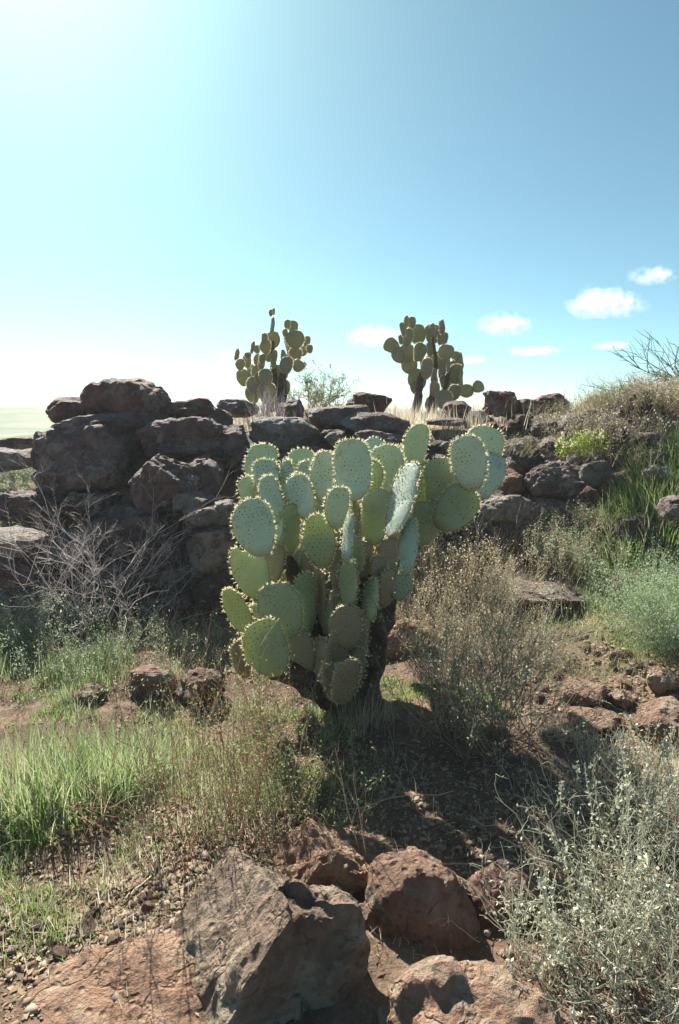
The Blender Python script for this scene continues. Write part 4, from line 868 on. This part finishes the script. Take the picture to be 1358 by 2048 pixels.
# tall tufts
tuft('grass_clump', 'tall lush green grass clump growing before the rusty rock', 'grass', 120, 1600, 450, .24, .25, .0036, 'grass', 81, lean=.6, curl=.9)
tuft('grass_clump', 'second tall green grass clump leaning over the dark hollow', 'grass', 40, 1590, 600, .2, .24, .0036, 'grass_pale', 82, lean=.6, curl=.9)
tuft('grass_clump', 'grass clump mixed with straw beside the red stemmed shrub', 'grass', 230, 1560, 900, .18, .20, .0036, 'grass_pale', 83, lean=.6, curl=.7)
tuft('grass_clump', 'bright long bladed grass clump on the slope under the dark round boulder', 'grass', 1290, 1060, 1500, .3, .28, .005, 'grass', 84, lean=.5, curl=1.0)
tuft('grass_clump', 'bright long bladed grass clump behind the half sunk rock', 'grass', 1345, 985, 1400, .3, .28, .005, 'grass', 85, lean=.5, curl=1.0)
tuft('grass_clump', 'small grass clump in the cactus shadow at the trunk', 'grass', 720, 1440, 260, .14, .16, .0026, 'straw', 86, lean=.4, curl=.5)
for k, (px, py) in enumerate(((1010, 1090), (960, 1120), (1170, 1130), (1225, 1120), (900, 880), (955, 870))):
    tuft('dry_tuft', 'thin tuft of dry straw grass at the foot of the wall boulders', 'dry grass', px, py, 130, .08, .22, .0028, 'straw', 90 + k, group='dry tufts by the wall')
# silver curly weeds in the corner
def weed(px, py, seed, n, length, label, curl=.42):
    rng2 = np.random.default_rng(seed); p = G(px, py); p = np.array([p[0], p[1], T1(p[0], p[1])]); root = tag(empty('silver_weed', p), label, 'weed')
    b0 = np.stack([rng2.normal(0, .10, n), rng2.normal(0, .10, n), np.full(n, -.01)], -1)
    pl = grow(rng2, b0, cone_dirs(rng2, n, 1.1), length * rng2.uniform(.5, 1.2, n), 12, curl * .55, .02); bag = Bag(); bag.add(*tubes3(pl, np.full((n, 1), .0017) * np.linspace(1, .5, 12)))
    p2 = spawn(rng2, pl, 3, .3, .95, .6, .4, 8, curl, 0); bag.add(*tubes3(p2, np.full((len(p2), 1), .0011) * np.linspace(1, .5, 8))); bag.build('stems', M['silver'], root)['kind'] = 'stuff'
    m = max(4, n // 6); sp_ = grow(rng2, b0[:m], cone_dirs(rng2, m, .5), length * rng2.uniform(.8, 1.2, m), 8, .10, .05)
    lb = Bag(); lb.add(*tubes3(sp_, np.full((m, 1), .002) * np.linspace(1, .6, 8))); lb.add(*leaves_geo(rng2, sp_, m * 46, .011, lo=.3, elong=1.3, jit=.004)); lb.add(*leaves_geo(rng2, p2, n * 10, .012, elong=3)); lb.build('foliage', M['silver'], root)['kind'] = 'stuff'
weed(1260, 1860, 41, 90, .32, 'silver grey curly weed with woolly spikes beside the dark reddish boulder')
weed(1330, 1700, 42, 100, .34, 'dense pale curly dry weed above the woolly spiked one')
weed(1200, 1690, 43, 40, .30, 'loose silver weed with a woolly spike at the edge of the cactus shadow')
weed(1340, 1960, 44, 80, .26, 'grey green weed hanging over the tan boulder', .3)
weed(1130, 1900, 46, 50, .24, 'thin silver weed leaning over the dark reddish boulder', .35)
weed(1180, 2010, 47, 60, .2, 'low silver weed at the foot of the sunlit tan boulder', .35)
weed(1290, 1560, 45, 60, .22, 'low tangle of pale dry stems beside the tan boulder of the wash')
# single dead stems
for k, (px, py, ln, lab) in enumerate(((735, 1725, .36, 'single dead stem rising from the rust boulder into the shadow'), (640, 1640, .2, 'short dead stem at the rim of the shadow'), (1075, 1690, .22, 'upright dead stalk among the silver weeds'), (330, 1270, .3, 'single pale forked twig standing on the sand before the wall'))):
    shrub('dead_stem', lab, 'twig', px, py, seed=120 + k, n=2, length=ln, r=.0022, spread=.35, levels=((4, .3, .95, .6, .25),), mat='twig_brown' if k < 2 else 'twig_grey', curve=.08, foot=.01)
for k, (px, py, ln, az, lab) in enumerate(((800, 1600, .40, .3, 'long thin stick lying in the cactus shadow'), (950, 1735, .36, .12, 'pale dry reed lying across the shadowed boulders'), (1060, 1720, .2, 2.4, 'broken straw lying behind the dark reddish boulder'), (270, 1790, .10, 1.1, 'short pale stick on the dirt beside the gravel'))):
    rng2 = np.random.default_rng(140 + k); p = G(px, py); K = 8; t = np.linspace(-.5, .5, K) * ln
    q = np.stack([p[0] + t * math.cos(az), p[1] + t * math.sin(az), 0 * t], -1)[None] + rng2.normal(0, .004, (1, K, 3)); q[..., 2] = terrain(q[..., 0], q[..., 1]) + .012
    V, f = tubes3(q, np.full((1, K), .0028)); tag(obj('stick', V - p, f, M['straw'], loc=p), lab, 'stick')

# ------------------------------------------------------------------ clouds
m_c, n_, l_, b_, out_ = new_mat('cloud_vapour'); n_.remove(b_)
pv = n_.new('ShaderNodeVolumePrincipled'); pv.inputs['Color'].default_value = (1, 1, 1, 1); pv.inputs['Anisotropy'].default_value = .25
tc = n_.new('ShaderNodeTexCoord'); nz = noise_node(n_, l_, tc.outputs['Object'], .032, 5, .62); rz = ramp(n_, [(.44, (0, 0, 0)), (.62, (1, 1, 1))]); l_.new(nz.outputs[0], rz.inputs[0])
mu = n_.new('ShaderNodeMath'); mu.operation = 'MULTIPLY'; mu.inputs[1].default_value = .022; vd = n_.new('ShaderNodeVectorMath'); vd.operation = 'DISTANCE'; vd.inputs[1].default_value = (.5, .5, .42); l_.new(tc.outputs['Generated'], vd.inputs[0])
fo = n_.new('ShaderNodeMapRange'); fo.interpolation_type = 'SMOOTHSTEP'; fo.inputs['From Min'].default_value = .5; fo.inputs['From Max'].default_value = .12; l_.new(vd.outputs['Value'], fo.inputs[0])
mf = n_.new('ShaderNodeMath'); mf.operation = 'MULTIPLY'; l_.new(rz.outputs[0], mf.inputs[0]); l_.new(fo.outputs[0], mf.inputs[1]); l_.new(mf.outputs[0], mu.inputs[0]); l_.new(mu.outputs[0], pv.inputs['Density']); l_.new(pv.outputs[0], out_.inputs['Volume'])
def cloud(px, py, w, h, seed, label):
    w *= 1.25; h *= 1.35
    rng2 = np.random.default_rng(seed); p = P(px, py, 2400); d = depth_of(p); hx, hz = w * d / F / 2, h * d / F / 2
    v, f = ico(4); s = v.copy(); lum = 1 + .42 * fbm(v * 2.2 + seed, 3, seed) + .12 * fbm(v * 6, 2, seed + 4); s = s * lum[:, None]; s[:, 2] = np.where(s[:, 2] < -.45, -.45 + (s[:, 2] + .45) * .2, s[:, 2])
    tag(obj('cloud', s * np.array([hx, hx * .6, hz * 1.15]), f, m_c, loc=p, smooth=True), label, 'cloud')
cloud(1300, 556, 74, 34, 1, 'puffy small cloud highest in the clear sky'); cloud(1202, 612, 124, 56, 2, 'largest white cumulus cloud')
cloud(1000, 655, 86, 40, 3, 'small white cloud above the dry grass crest'); cloud(752, 677, 94, 44, 4, 'soft cloud beside the taller skyline cactus')
cloud(1066, 705, 100, 18, 5, 'long thin cloud streak low in the sky'); cloud(1218, 694, 70, 16, 6, 'thin flat cloud beside the bare tree')
cloud(940, 722, 56, 16, 7, 'tiny cloud touching the pads of the taller skyline cactus'); cloud(456, 715, 46, 22, 8, 'faint cloud beside the smaller skyline cactus')

# ------------------------------------------------------------------ haze over the plain
m_z, n_, l_, b_, out_ = new_mat('haze_air'); n_.remove(b_)
pv = n_.new('ShaderNodeVolumePrincipled'); pv.inputs['Color'].default_value = (.80, .89, .88, 1); pv.inputs['Density'].default_value = .0022; pv.inputs['Anisotropy'].default_value = .2
l_.new(pv.outputs[0], out_.inputs['Volume'])
hb = np.array([[x, y, z] for x in (-1100, 1100) for y in (-160, 1300) for z in (-9, 9.5)], float)
hf = np.array([[0, 1, 3, 2], [4, 6, 7, 5], [0, 4, 5, 1], [2, 3, 7, 6], [0, 2, 6, 4], [1, 5, 7, 3]])
tag(obj('haze', hb, hf, m_z), 'pale dusty air over the far plain', 'haze', kind='stuff')
